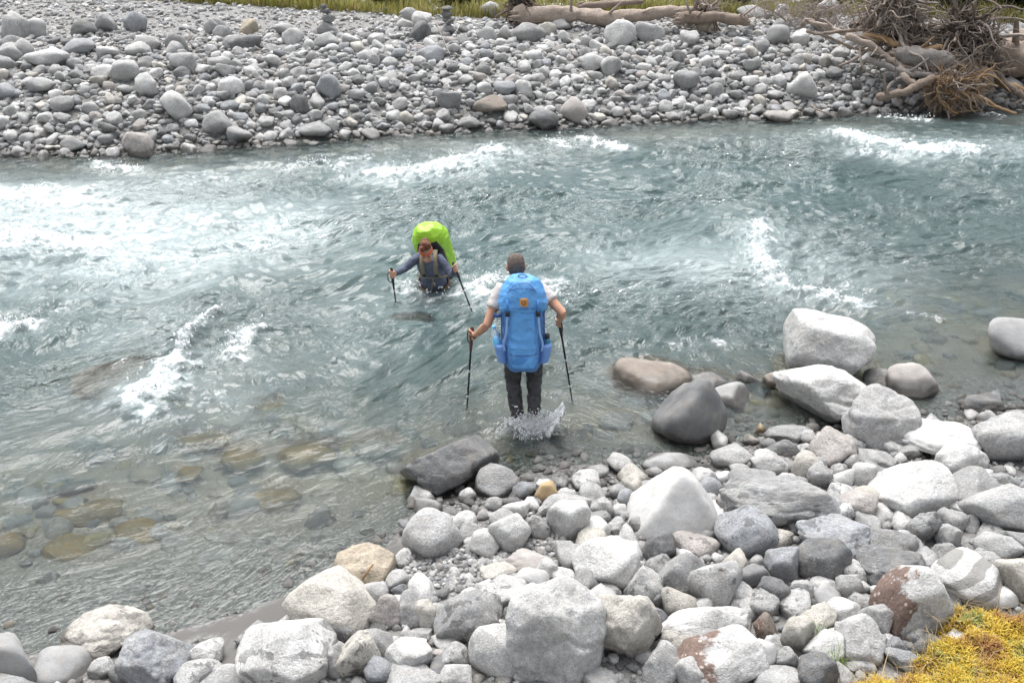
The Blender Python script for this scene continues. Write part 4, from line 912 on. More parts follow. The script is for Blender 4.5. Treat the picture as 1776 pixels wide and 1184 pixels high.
for sg in (-1, 1):
    a0 = sg * .198
    child("side_pocket", remesh([ringloft([pring(s, w_, d_, .02, 2.4, a0 + sg * o_) for s, w_, d_, o_ in ((.10, .02, .06, -.03), (.115, .045, .09, -.015), (.2, .052, .10, 0), (.285, .056, .105, .008), (.30, .05, .10, .008))])], .008, 3, .004, 16), M["lav"], pk)
    st = smoothpath([pp(.665, sg * .135, .150), pp(.58, sg * .140, .142), pp(.45, sg * .150, .146), pp(.33, sg * .175, .120), pp(.25, sg * .165, .115)], 5)
    child("compression_strap", ribbon(st, .011, .003, psd), M["strap"], pk)
    bk = child("buckle", box(pp(.655, sg * .137, .156), .018, .007, .026, (psd, pn, pu)), M["black"], pk, smooth=False)
    child("lid_strap", ribbon([pp(.80, sg * .135, .166), pp(.73, sg * .137, .176), pp(.675, sg * .137, .160)], .011, .003, psd), M["blue"], pk)
    child("side_edge", ribbon(smoothpath([pp(.70, sg * .196, .07), pp(.5, sg * .194, .075), pp(.32, sg * .192, .08), pp(.12, sg * .175, .075)], 4), .009, .004, pn), M["navy"], pk)
    child("shoulder_strap", ribbon(smoothpath([pp(.84, sg * .10, -.12), pp(.88, sg * .13, -.19), pp(.78, sg * .155, -.30), pp(.55, sg * .165, -.32), pp(.35, sg * .17, -.20), pp(.25, sg * .15, -.10)], 5), .03, .008, psd), M["navy"], pk)
    child("hip_belt", ribbon(smoothpath([pp(.20, sg * .12, -.08), pp(.19, sg * .185, -.14), pp(.17, sg * .19, -.26), pp(.15, sg * .10, -.36)], 5), .04, .008, pu), M["navy"], pk)
cordp = smoothpath([pp(.865, -.135, .163), pp(.90, -.09, .160), pp(.915, .0, .158), pp(.905, .085, .160), pp(.88, .12, .162)], 6)
child("lid_cord", tube(cordp, .0035, 6), M["navy"], pk)
child("lid_cord", tube(smoothpath([pp(.865, -.135, .163), pp(.935, -.075, .135), pp(.957, .0, .126), pp(.945, .065, .132), pp(.88, .12, .162)], 6), .0035, 6), M["navy"], pk)
child("seam_cord", tube(smoothpath([pp(.66, -.17, .12), pp(.715, -.10, .173), pp(.725, 0, .180), pp(.715, .1, .176), pp(.66, .17, .12)], 6), .004, 6), M["blue3"], pk)
child("stray_strap", ribbon(smoothpath([pp(.60, -.19, .02), pp(.585, -.225, .03), pp(.60, -.262, .02)], 4), .016, .004, pu), M["navy"], pk)
child("hanging_strap", ribbon(smoothpath([pp(.36, -.215, -.10), pp(.25, -.225, -.09), pp(.15, -.235, -.05)], 4), .010, .003, psd), M["black"], pk)
bc = pp(.775, .012, .177); bd_ = child("badge", ringloft([sect(bc - pn * .012, psd * .040, pu * .040, 24, 4), sect(bc + pn * .003, psd * .039, pu * .039, 24, 4), sect(bc + pn * .006, psd * .035, pu * .035, 24, 4)]), M["leather"], pk)
emb = simple("badge_emboss", (.22, .10, .03), .6)
child("emblem", tube(smoothpath([bc + pn * .008 + psd * (.020 * math.cos(R(a)) * k) + pu * (.020 * math.sin(R(a)) * k) for a, k in ((30, 1.0), (80, 1.05), (130, 1.05), (180, 1.0), (230, 1.0), (280, .95), (330, .8), (380, .45), (440, .35))], 4), [.0035] * 49, 6), emb, pk, bd_)
for sg in (-1, 1): child("pocket_seam", tube(smoothpath([pp(.66, sg * .112, .150), pp(.5, sg * .121, .168), pp(.32, sg * .129, .190), pp(.18, sg * .128, .205), pp(.10, sg * .105, .185)], 5), .0045, 6), M["blue3"], pk)
child("pocket_zip", tube(smoothpath([pp(.245, -.122, .19), pp(.236, -.06, .212), pp(.234, 0, .218), pp(.238, .06, .212), pp(.247, .122, .19)], 5), .004, 6), M["navy"], pk)
child("lid_zip", tube(smoothpath([pp(.70, -.19, .10), pp(.705, -.12, .163), pp(.707, 0, .179), pp(.705, .12, .163), pp(.70, .19, .10)], 5), .003, 6), M["navy"], pk)
child("grab_loop", ribbon(smoothpath([pp(.985, -.05, .02), pp(1.015, -.02, .03), pp(1.015, .02, .03), pp(.985, .05, .02)], 4), .010, .003, pn), M["navy"], pk)
# bottles in the side pockets
bl = empty("water_bottle", pp(.14, -.225, .02)); tag(bl, "clear plastic water bottle with a pale blue label in the pack's left pocket", "bottle", "bottles in the pack pockets")
ba = (pu * .96 - psd * .16 + pn * .05).normalized(); b0 = pp(.14, -.212, .035); s_a, s_b = frame(ba)
bsec = lambda k, r: sect(b0 + ba * k, s_a * r, s_b * r, 18)
child("bottle_body", ringloft([bsec(k, r) for k, r in ((0, .03), (.006, .037), (.05, .037), (.06, .035), (.10, .037), (.22, .037), (.25, .034), (.285, .018), (.30, .014))]), M["pet"], bl)
child("bottle_label", ringloft([bsec(k, r) for k, r in ((.125, .0375), (.126, .0382), (.20, .0382), (.201, .0375))]), M["labelblue"], bl)
child("bottle_cap", ringloft([bsec(k, r) for k, r in ((.298, .016), (.30, .0175), (.322, .0175), (.325, .014))]), M["cap"], bl)
b2 = empty("drinking_bottle", pp(.16, .215, .02)); tag(b2, "teal drinking bottle with a dark lid in the pack's right pocket", "bottle", "bottles in the pack pockets")
b0 = pp(.15, .205, .02); ba = (pu + psd * .05).normalized()
bsec = lambda k, r: sect(b0 + ba * k, s_a * r, s_b * r, 18)
child("bottle_body", ringloft([bsec(k, r) for k, r in ((0, .03), (.01, .038), (.165, .038), (.18, .03))]), M["teal"], b2)
child("lid", ringloft([bsec(k, r) for k, r in ((.178, .026), (.18, .03), (.215, .028), (.222, .02))]), M["black"], b2)

# ------------------------------------------------------------------ the woman in mid-stream, facing us and leaning on her poles
wom = empty("person", (-.97, 11.36, gz(-.97, 11.36)))
tag(wom, "woman in a blue grey shirt and orange headband, waist deep mid-stream and leaning forward", "person")
pel, che, nek, hed = V3(-.965, 11.38, .0), PY(748, 463, 11.14), PY(742, 449, 11.02), PY(739, 438, 10.93)
shL, shR = PY(725, 446, 11.08), PY(762, 448, 11.10)
elL, wrL, haL = PY(703, 465, 11.02), PY(685, 474, 10.88), PY(680, 476, 10.84)
elR, wrR, haR = PY(784, 476, 10.98), PY(789, 469, 10.76), PY(790, 466, 10.70)
tipL, tipR = PZ(687, 528, 0), PZ(819, 541, 0)
hf, _s, _f, _u = headform(hed, V3(.10, -.80, -.58), V3(-.02, -.52, .82), .93)
ax_ = (nek - pel).normalized(); bk_ = V3(0, .8, .6); bk_ = (bk_ - ax_ * bk_.dot(ax_)).normalized(); sd_ = V3(1, 0, 0)
torso = lambda g: ringloft([sect(pel + ax_ * -.12, sd_ * (.165 + g), bk_ * (.12 + g)), sect(pel, sd_ * (.16 + g), bk_ * (.11 + g)), sect(pel.lerp(che, .55), sd_ * (.135 + g), bk_ * (.10 + g)), sect(che, sd_ * (.155 + g), bk_ * (.115 + g)), sect(che.lerp(nek, .65), sd_ * (.13 + g), bk_ * (.085 + g)), sect(nek, sd_ * (.05 + g), bk_ * (.05 + g))])
bp = hf + [torso(0), tube([nek - ax_ * .05, nek.lerp(hed, .6)], [.052, .05])]
slv = []
for sh, el, wr, ha, tip, sg in ((shL, elL, wrL, haL, tipL, -1), (shR, elR, wrR, haR, tipR, 1)):
    bp += [tube([che.lerp(sh, .6), sh, sh.lerp(el, .4), el, el.lerp(wr, .4), wr, wr.lerp(ha, .7)], [.055, .05, .043, .035, .035, .025, .024])]; bp += fist(ha, (ha - tip), (wr - ha) + V3(0, .02, 0), sg)
    slv.append(tube([che.lerp(sh, .5), sh, sh.lerp(el, .4), el, el.lerp(wr, .4), wr.lerp(ha, -.15)], [.07, .062, .053, .045, .042, .033], 14, False))
for sg in (-1, 1):
    hp = pel + V3(sg * .09, 0, -.05); kn = V3(hp.x + sg * .02, 11.22 + sg * .08, -.42); an = V3(hp.x + sg * .03, 11.36 + sg * .12, -.74)
    bp.append(tube([hp, kn, an], [.085, .055, .04])); bp.append(tube([an, an + V3(0, -.16, -.03)], [.04, .03]))
child("body", remesh(bp, .0065, 3), M["skin"], wom)
child("shirt", remesh(slv + [torso(.012)], .010, 3, .005, 13), M["shirt2"], wom)
trs = [ringloft([sect(pel + ax_ * .05, sd_ * .172, bk_ * .128), sect(pel + ax_ * -.06, sd_ * .185, bk_ * .135), sect(pel + ax_ * -.15, sd_ * .17, bk_ * .12)])]
for sg in (-1, 1):
    hp = pel + V3(sg * .09, 0, -.05); kn = V3(hp.x + sg * .02, 11.22 + sg * .08, -.42); an = V3(hp.x + sg * .03, 11.36 + sg * .12, -.72); trs.append(tube([hp, kn, an], [.10, .075, .055], 14))
child("trousers", remesh(trs, .011, 2, .008, 12), M["brown"], wom)
k = .93
hr = ringloft([sect(hed + _u * (h * k) + _f * ((fr - bk) / 2 * k), _s * (w_ * k), _f * ((fr + bk) / 2 * k), 20, 2.1) for h, w_, fr, bk in ((.130, .02, .03, .03), (.118, .052, .055, .065), (.09, .072, .080, .095), (.05, .082, .06, .108), (.0, .082, .0, .110), (-.04, .074, -.03, .095), (-.07, .05, -.05, .07))])
bun = [ball(hed + _u * .135 + _f * -.02, (.058, .05, .046)), ball(hed + _u * .125 + _f * .03 + _s * .03, .036), ball(hed + _u * .14 - _s * .035, .036), ball(hed + _u * .115 - _f * .07, .045)]
child("hair", remesh([hr] + bun, .007, 2, .007, 55), M["redhair"], wom)
def bandring(h, g): return [hed + _u * (h * k) + (_s * (math.cos(a) * (.077 + g)) + _f * (math.sin(a) * (.096 + g) - .004)) * k - _u * (.012 * math.sin(a) * -1) for a in (2 * math.pi * j / 24 for j in range(24))]
child("headband", ringloft([bandring(.044, .0), bandring(.041, .008), bandring(.062, .011), bandring(.085, .002), bandring(.098, -.010), bandring(.098, -.018)]), M["band"], wom)
child("headband_edge", ringloft([bandring(.095, -.016), bandring(.093, -.006), bandring(.104, -.014), bandring(.110, -.024), bandring(.108, -.034)]), M["band2"], wom)
for sg in (-1, 1):
    e_ = hed + _f * .083 * k + _s * (sg * .032 * k) + _u * .004; child("eye", ball(e_, (.008, .008, .006), sub=2), M["eye"], wom)
    child("eyebrow", tube([e_ + _u * .015 - _s * .016 + _f * .004, e_ + _u * .019 + _f * .007, e_ + _u * .016 + _s * .016 + _f * .004], .0035, 6), M["redhair"], wom)
child("mouth", tube([hed + _f * .092 * k - _u * .060 - _s * .018, hed + _f * .100 * k - _u * .062, hed + _f * .092 * k - _u * .060 + _s * .018], [.004, .006, .004], 6), M["lip"], wom)
pole(haL + (haL - tipL).normalized() * .07, tipL, .16, "dark trekking pole planted upright by the woman's right hand", False, False)
pole(haR + (haR - tipR).normalized() * .07, tipR, .16, "dark trekking pole slanting from the woman's left hand", False, False)

# her pack under a lime rain cover
gp_ = empty("backpack", tuple(pel + V3(.06, .26, .05))); tag(gp_, "backpack under a lime green rain cover on the woman's back", "backpack")
gb, gt = PY(768, 474, 11.62), PY(738, 398, 11.27); gu = (gt - gb).normalized(); gs = (V3(1, 0, 0) - gu * gu.x).normalized(); gn = gs.cross(gu); HG = (gt - gb).length
if gn.y < 0: gn = -gn
gr_ = lambda s, w_, d_, n=0.0, a=0.0: sect(gb + gu * (s * HG) + gn * n + gs * a, gs * w_, gn * d_, 24, 2.4)
child("rain_cover", remesh([ringloft([gr_(-.02, .10, .06, .04, .03), gr_(.04, .165, .13, .04, .02), gr_(.25, .20, .165, .04, .01), gr_(.55, .225, .18, .04), gr_(.8, .225, .175, .03, .01), gr_(.94, .18, .14, .02, .01), gr_(1.03, .10, .08, .02)])], .008, 6, .007, 11), M["green"], gp_)
child("back_panel", remesh([ringloft([gr_(.02, .12, .03, -.115, .02), gr_(.3, .165, .04, -.13), gr_(.7, .17, .04, -.14), gr_(.88, .12, .03, -.12)])], .010, 3), M["black"], gp_)
for sg, sh in ((-1, shL), (1, shR)):
    inn = che.lerp(sh, .62); fr_ = -bk_ * .135
    P_ = smoothpath([inn + ax_ * .10 + bk_ * .10, inn + ax_ * .115 + bk_ * .0, inn + ax_ * .06 + fr_ * .85, inn - ax_ * .05 + fr_ * .98, inn - ax_ * .17 + fr_ * .85 + sd_ * (sg * .03), inn - ax_ * .26 + fr_ * .3 + sd_ * (sg * .085)], 5)
    child("shoulder_strap", ribbon(P_, .026, .010, sd_), M["olive"], gp_)
    child("strap_buckle", box(inn - ax_ * .10 + fr_ * 1.06, .017, .022, .008, (sd_, ax_, bk_)), M["black"], gp_)
    child("hip_belt", ribbon(smoothpath([pel + sd_ * (sg * .16) + bk_ * .08 + ax_ * .06, pel + sd_ * (sg * .19) - bk_ * .02 + ax_ * .055, pel + sd_ * (sg * .12) - bk_ * .13 + ax_ * .04, pel + sd_ * (sg * .02) - bk_ * .155 + ax_ * .03], 5), .04, .010, ax_), M["brown"], gp_)
child("sternum_strap", ribbon([che - bk_ * .150 - sd_ * .09, che - bk_ * .155, che - bk_ * .150 + sd_ * .09], .008, .003, ax_), M["olive"], gp_)
child("dangling_strap", ribbon(smoothpath([che - bk_ * .155 + sd_ * .03, pel.lerp(che, .6) - bk_ * .17 + sd_ * .0, pel.lerp(che, .2) - bk_ * .18 - sd_ * .04], 4), .010, .003, sd_), M["olive"], gp_)

# ------------------------------------------------------------------ driftwood on the far bank
def wood(name, c1, c2, rough=0.85):
    t = NT(name); tc = t.n("TexCoord").outputs["Object"]
    n1 = t.noise(t.n("Mapping", Vector=tc, Scale=(1, 1, 1)).outputs[0], 3.0, 6, 0.65, 1.5); n2 = t.noise(tc, 28, 4, 0.7)
    c = t.mix(t.range(n1, 0.3, 0.7), c1, c2); c = t.mix(t.range(n2, .4, .7, 0, .5), c, tuple(q * .45 for q in c1))
    return t.done(t.bsdf(c, rough, t.bump(t.math('ADD', n1, t.math('MULTIPLY', n2, .5)), .7, .05)))
MD = {"pale": wood("bleached_wood", (.30, .235, .19), (.44, .37, .32)), "grey": wood("grey_wood", (.20, .18, .165), (.34, .31, .29)), "tan": wood("tan_wood", (.30, .19, .10), (.42, .29, .17)), "dark": wood("dark_bark", (.075, .06, .053), (.15, .12, .10)),
      "brown": wood("brown_bark", (.19, .145, .115), (.33, .26, .21)), "orange": wood("rusty_roots", (.26, .145, .065), (.40, .26, .14)), "dusty": wood("dusty_roots", (.27, .225, .195), (.42, .36, .32))}
def rough_tube(path, rad, seg=9, amp=.12, seed=0):
    V, F = tube(path, rad, seg); V = np.array(V); c = np.array([tuple(p) for p in path])
    n = fbm(V[:, 0] * 4 + seed, V[:, 1] * 4, V[:, 2] * 4 + seed, 3)[:, None]; d = V - c[np.argmin(((V[:, None] - c[None]) ** 2).sum(2), 1)]
    return (V + d * n * amp * 2.0).tolist(), F
def branch(pts, r0, r1, mat, label, name="driftwood_branch", twigs=0, Y=20.5, seg=8, group="driftwood branches in the tangle"):
    P_ = [PY(p[0], p[1], p[2] if len(p) > 2 else Y) for p in pts]; path = smoothpath(P_, 5); n = len(path)
    path = [p + V3(*(rng.uniform(-1, 1) * r0 * .25 for _ in range(3))) for p in path]
    rad = [(r0 + (r1 - r0) * i / (n - 1)) * rng.uniform(.9, 1.12) for i in range(n)]
    o = empty(name, tuple(path[0])); tag(o, label, "branch" if "branch" in name else "log", group)
    child("stem", rough_tube(path, rad, seg, .12, rng.uniform(0, 50)), MD[mat], o)
    for k in range(twigs):
        a = path[rng.randrange(1, n - 1)]; d = V3(rng.uniform(-1, 1), rng.uniform(-.6, .6), rng.uniform(-.2, 1)).normalized(); L = rng.uniform(.25, .7)
        q = smoothpath([a, a + d * L * .5 + V3(rng.uniform(-.08, .08), 0, rng.uniform(-.06, .06)), a + d * L + V3(rng.uniform(-.15, .15), 0, rng.uniform(-.1, .1))], 3)
        child("twig", tube(q, [r1 * .55 * (1 - .7 * i / (len(q) - 1)) + .004 for i in range(len(q))], 5), MD[mat], o)
    return o
BR = [([(1473,65,20.6),(1511,79,20.5),(1538,99,20.4),(1556,110,20.3),(1592,126,20.2)],.075,.05,"pale","pale branch running diagonally down through the left of the driftwood tangle",3),
 ([(1498,64,20.9),(1534,67,20.8),(1556,79,20.6),(1590,87,20.5),(1632,82,20.6)],.075,.06,"tan","thick tan curving branch across the upper driftwood tangle",2),
 ([(1507,105,20.5),(1538,115,20.3),(1570,126,20.1),(1601,131,20.0),(1626,131,20.1)],.06,.06,"grey","grey branch lying level in the middle of the driftwood tangle",2),
 ([(1527,169,19.8),(1567,160,19.7),(1592,149,19.7),(1618,136,19.8)],.075,.09,"brown","brown root reaching left just above the far waterline",2),
 ([(1561,113,20.3),(1570,135,20.0),(1587,147,19.9)],.07,.07,"pale","short pale branch bending down in the tangle's left",0),
 ([(1689,102,20.6),(1725,126,20.4),(1754,153,20.2),(1776,167,20.1),(1806,180,20.0)],.075,.06,"brown","long brown branch sloping down to the right edge of the tangle",2),
 ([(1703,124,20.7),(1736,144,20.5),(1776,157,20.4),(1810,164,20.4)],.08,.07,"tan","tan branch under the long brown one at the right edge",1),
 ([(1678,171,19.6),(1707,173,19.5),(1732,187,19.4),(1761,197,19.35)],.045,.025,"tan","thin tan root trailing right to the water",2),
 ([(1396,37,21.6),(1432,45,21.3),(1466,59,21.0),(1486,66,20.9)],.05,.05,"pale","pale branch at the upper left end of the driftwood",4),
 ([(1565,75,20.8),(1601,70,20.9),(1646,75,20.9)],.045,.04,"pale","level pale stick just above the thick tan branch",2),
 ([(1478,46,21.3),(1502,34,21.4),(1524,26,21.5)],.06,.05,"dark","dark stub slanting up at the top left of the driftwood",1),
 ([(1588,48,21.2),(1601,32,21.3),(1610,19,21.4)],.055,.03,"dark","dark broken stick pointing up out of the driftwood",0),
 ([(1638,126,20.0),(1660,113,20.1),(1687,95,20.3),(1716,72,20.5)],.032,.02,"grey","thin grey stick slanting up right across the tangle",2),
 ([(1534,163,19.9),(1547,144,20.0),(1567,132,20.1)],.035,.03,"grey","thin stick leaning in the dark gap under the tangle",1),
 ([(1630,134,19.8),(1628,153,19.7),(1633,178,19.6),(1659,197,19.5)],.04,.02,"tan","hanging root curling down to the water in front of the tangle",2),
 ([(1667,163,19.7),(1700,150,19.8),(1729,149,20.0)],.025,.018,"tan","thin arched root right of the rusty root mass",1),
 ([(1430,58,21.0),(1500,52,21.0),(1560,62,20.9)],.035,.03,"brown","brown stick lying along the top edge of the bank, left of tangle",3),
 ([(1510,50,21.2),(1560,48,21.2),(1610,60,21.1)],.04,.03,"pale","pale stick behind the thick tan branch, upper tangle",3),
 ([(1400,55,21.4),(1440,66,21.2),(1480,84,20.9),(1515,88,20.7)],.03,.025,"brown","thin brown stick along the left foot of the driftwood",2),
 ([(1560,150,19.9),(1558,165,19.8),(1562,178,19.7)],.03,.025,"brown","short upright stick under the left of the tangle",0)]
for pts, r0, r1, m, lb, tw in BR: branch(pts, r0, r1, m, lb, twigs=tw)
def log(pts, r0, r1, mat, label, end_mat="pale", stubs=0, seg=16, name="driftwood_log"):
    P_ = [PY(*p) for p in pts]; path = smoothpath(P_, 6); n = len(path); rad = [(r0 + (r1 - r0) * i / (n - 1)) for i in range(n)]
    o = empty(name, tuple(path[0])); tag(o, label, "log", "logs on the far bank")
    child("trunk", rough_tube(path, [q * rng.uniform(.9, 1.1) for q in rad], seg, .22, rng.uniform(0, 50)), MD[mat], o)
    for q, r, d in ((path[0], r0, path[0] - path[1]), (path[-1], r1, path[-1] - path[-2])):
        d = d.normalized(); s1, s2 = frame(d); sp_ = []
        for k in range(14):
            a_ = rng.uniform(0, 6.28); rr = r * rng.uniform(.1, .9); b_ = q + s1 * (math.cos(a_) * rr) + s2 * (math.sin(a_) * rr); sp_.append(tube([b_ - d * r * .3, b_ + d * r * rng.uniform(.5, .8), b_ + d * r * rng.uniform(.9, 1.7)], [r * .3, r * .22, r * .04], 5, False))
        child("broken_end", join(sp_), MD[end_mat], o)
    for k in range(stubs):
        i = rng.randrange(2, n - 2); a = path[i]; d = V3(rng.uniform(-.5, .8), rng.uniform(-.7, -.1), rng.uniform(-.1, .9)).normalized()
        child("stub", rough_tube([a, a + d * rad[i] * 1.3, a + d * (rad[i] * 1.6 + rng.uniform(.05, .35))], [rad[i] * .3, rad[i] * .22, rad[i] * .12], 7, .15), MD[mat], o)
    return o
log([(1566,96,20.4),(1600,101,20.3),(1640,108,20.3)], .19, .20, "grey", "short split grey log in the middle of the driftwood tangle")
log([(1660,106,20.5),(1680,122,20.4),(1700,136,20.3)], .20, .24, "brown", "thick brown root stump right of the tangle's middle")
log([(1716,96,21.3),(1760,102,21.2),(1850,108,21.0)], .36, .40, "brown", "big brown trunk lying at the right edge behind the tangle", stubs=3)
log([(1720,80,22.0),(1770,64,22.0),(1850,52,22.0)], .16, .14, "pale", "pale trunk behind the big brown one at the right edge")
log([(906,27,23.3),(990,26,23.2),(1060,31,23.1),(1110,26,23.1),(1160,21,23.1),(1202,22,23.2)], .195, .10, "pale", "long pale fallen log lying along the top of the far bank", stubs=5, name="fallen_log")
log([(1010,12,24.2),(1060,8,24.3),(1110,3,24.4)], .10, .07, "brown", "thin brown log behind the long pale one")
log([(1184,32,22.9),(1240,30,22.8),(1292,37,22.7)], .15, .10, "brown", "short dark brown log right of the long pale log", stubs=4)
def wad(c, core_r, nroot, length, mats, label, core="brown", squash=(1, .7, 1), front=.75, thin=.013, nmid=16):
    c = Vector(c); o = empty("root_wad", tuple(c)); tag(o, label, "root wad", "uprooted root wads")
    D, F = ico(4); q = D * (core_r * (1 + .35 * fbm(D[:, 0] * 2 + c.x, D[:, 1] * 2, D[:, 2] * 2, 4)))[:, None] * np.array(squash) + np.array(c)
    child("stump", (q.tolist(), F.tolist()), MD[core], o)
    for mi_, mat in enumerate(mats):
        parts = []
        for k in range(nroot // len(mats)):
            d = Vector(nrg.normal(size=3)); d.y = -abs(d.y) * front + d.y * (1 - front); d = Vector((d.x * squash[0], d.y * squash[1], d.z * squash[2])).normalized()
            a = c + d * core_r * rng.uniform(.4, 1.25); st_ = length * rng.uniform(.10, .24); dd = (d * .7 + Vector(nrg.normal(size=3)) * .75).normalized(); P_ = [a]
            for q_ in range(rng.randrange(3, 6)):
                dd = (dd + Vector(nrg.normal(size=3)) * .55 + V3(0, -.05, -.12)).normalized(); P_.append(P_[-1] + dd * st_)
            path = smoothpath(P_, 2); r = thin * rng.uniform(.5, 1.6) * (2.6 if rng.random() < .12 else 1); parts.append(tube(path, [r * (1 - .7 * i / (len(path) - 1)) for i in range(len(path))], 4, False))
        fr = child("fine_roots", join(parts), MD[mat], o); fr["kind"] = "stuff"
    for k in range(nmid):
        d = Vector((rng.uniform(-1, 1) * squash[0], rng.uniform(-1, .1), rng.uniform(-.6, 1) * squash[2])).normalized(); a = c + d * core_r * rng.uniform(.5, 1.1); dd = (d + Vector(nrg.normal(size=3)) * .6).normalized(); P_ = [a]; L = length * rng.uniform(.7, 1.7)
        for q_ in range(5): dd = (dd + Vector(nrg.normal(size=3)) * .38 + V3(0, -.04, -.08)).normalized(); P_.append(P_[-1] + dd * L / 5)
        path = smoothpath(P_, 3); r = thin * rng.uniform(1.8, 4.2)
        child("root", rough_tube(path, [r * (1 - .7 * i / (len(path) - 1)) for i in range(len(path))], 7, .12, rng.uniform(0, 9)), MD[rng.choice(mats)], o)
    return o
wad(PY(1545, 22, 21.3), .40, 420, 1.05, ["dusty", "pale"], "pale dusty root wad rising at the top of the driftwood tangle", "brown", (1.1, .7, .9))
wad(PY(1672, 62, 20.9), .38, 420, .95, ["dusty", "dark", "brown"], "dark spiky root wad at the right of the driftwood tangle", "dark", (1.2, .7, .9))
wad(PY(1650, 152, 19.9), .30, 760, .62, ["dusty", "tan", "orange", "brown"], "rusty brown root wad hanging over the far waterline", "brown", (1.5, .7, .75), .8, .008)
wad(PY(1700, 108, 20.6), .36, 160, .6, ["brown"], "brown earthy root mass between the spiky and rusty root wads", "dark", (1.2, .7, .9))
wad(PY(1590, 62, 21.2), .26, 240, .75, ["brown", "dusty"], "tangled brown brushwood behind the thick tan branch", "dark", (1.6, .6, .6))
wad(PY(901, 14, 23.6), .30, 120, .55, ["dark", "brown"], "dark upright root plate at the left end of the long log", "dark", (.8, .6, 1.5))
wad(PY(1222, 20, 23.3), .16, 160, .6, ["dusty", "pale"], "bleached twiggy root end at the right of the long log", "brown", (1.2, .6, .8))
# dead bushes of bleached twigs
def dead_bush(c, h, n, spread, mat, label):
    c = Vector(c); o = empty("dead_bush", tuple(c)); tag(o, label, "bush", "dead bushes by the grass"); parts = []
    for k in range(5):
        d = V3(rng.uniform(-spread, spread), rng.uniform(-.3, .3), 1).normalized(); p = smoothpath([c, c + d * h * .5, c + d * h + V3(rng.uniform(-.3, .3), 0, 0)], 4)
        child("stem", tube(p, [.025 * (1 - .7 * i / (len(p) - 1)) for i in range(len(p))], 6), MD[mat], o)
    for k in range(n):
        a = c + V3(rng.uniform(-spread, spread) * h * .6, rng.uniform(-.3, .3), rng.uniform(.05, .8) * h); d = V3(rng.uniform(-1, 1) * spread, rng.uniform(-.5, .5), rng.uniform(-.1, 1)).normalized(); L = rng.uniform(.2, .6) * h
        p = smoothpath([a, a + d * L * .5 + V3(0, 0, rng.uniform(-.06, .06)), a + d * L + V3(0, 0, rng.uniform(-.25, .1)) * L], 2); r = rng.uniform(.004, .010)
        parts.append(tube(p, [r * (1 - .6 * i / (len(p) - 1)) for i in range(len(p))], 4, False))
    child("twigs", join(parts), MD[mat], o)["kind"] = "stuff"; return o
for px_, py_, Y_, h_, n_b, sp_, m_, lb_ in ((1268, 22, 25.5, .9, 160, .9, "dusty", "grey dead bush on the grass right of the long log"), (1385, 30, 23.6, 1.1, 260, 1.6, "pale", "bleached dead bush sprawling left of the driftwood tangle"), (1432, 26, 23.2, .8, 220, 1.5, "dusty", "brownish dead bush against the left of the tangle")):
    p = PY(px_, py_, Y_); dead_bush((p.x, p.y, gz(p.x, p.y)), h_, n_b, sp_, m_, lb_)
# loose sticks
def stick(pts, r, mat, label): 
    o = branch(pts, r, r * .6, mat, label, "stick", 1, group="loose sticks"); o["category"] = "stick"; return o
stick([(756,38,21.9),(766,62,21.2),(780,94,20.0)], .014, "grey", "thin grey stick leaning on stones in the middle of the far bank")
stick([(1408,182,18.2),(1416,190,18.0),(1432,196,17.9)], .02, "brown", "short brown stick at the far waterline below the white boulder")

# ------------------------------------------------------------------ cairns on the far bank
def cairn(px_, py_, Y_, stones, label):
    p = PY(px_, py_, Y_); z = gz(p.x, p.y); o = empty("cairn", (p.x, p.y, z)); tag(o, label, "cairn", "cairns on the far bank")
    zz = z
    for i, (w_, h_, cn, dx) in enumerate(stones):
        s = link("stone", proto("slab" if i else "angular", (3 * i + int(px_)) % 14, 3), None, o); s.scale = (w_ / 2, w_ * .4, h_ / 2); s.location = (dx, 0, zz - z + h_ * .46); zz += h_ * .88
        setmat(s, "plain"); s.color = (*PAL[cn], 1)
cairn(777, 62, 22.6, [(.36, .22, "grey", 0), (.27, .17, "dark", .01), (.26, .16, "dark", -.01), (.25, .11, "dark", .0)], "small cairn of dark flat stones, right of the middle")
cairn(569, 66, 22.5, [(.5, .3, "light", 0), (.30, .17, "grey", .05), (.22, .14, "dark", -.02), (.15, .10, "dark", -.05)], "leaning cairn of grey stones on the left of the far bank")

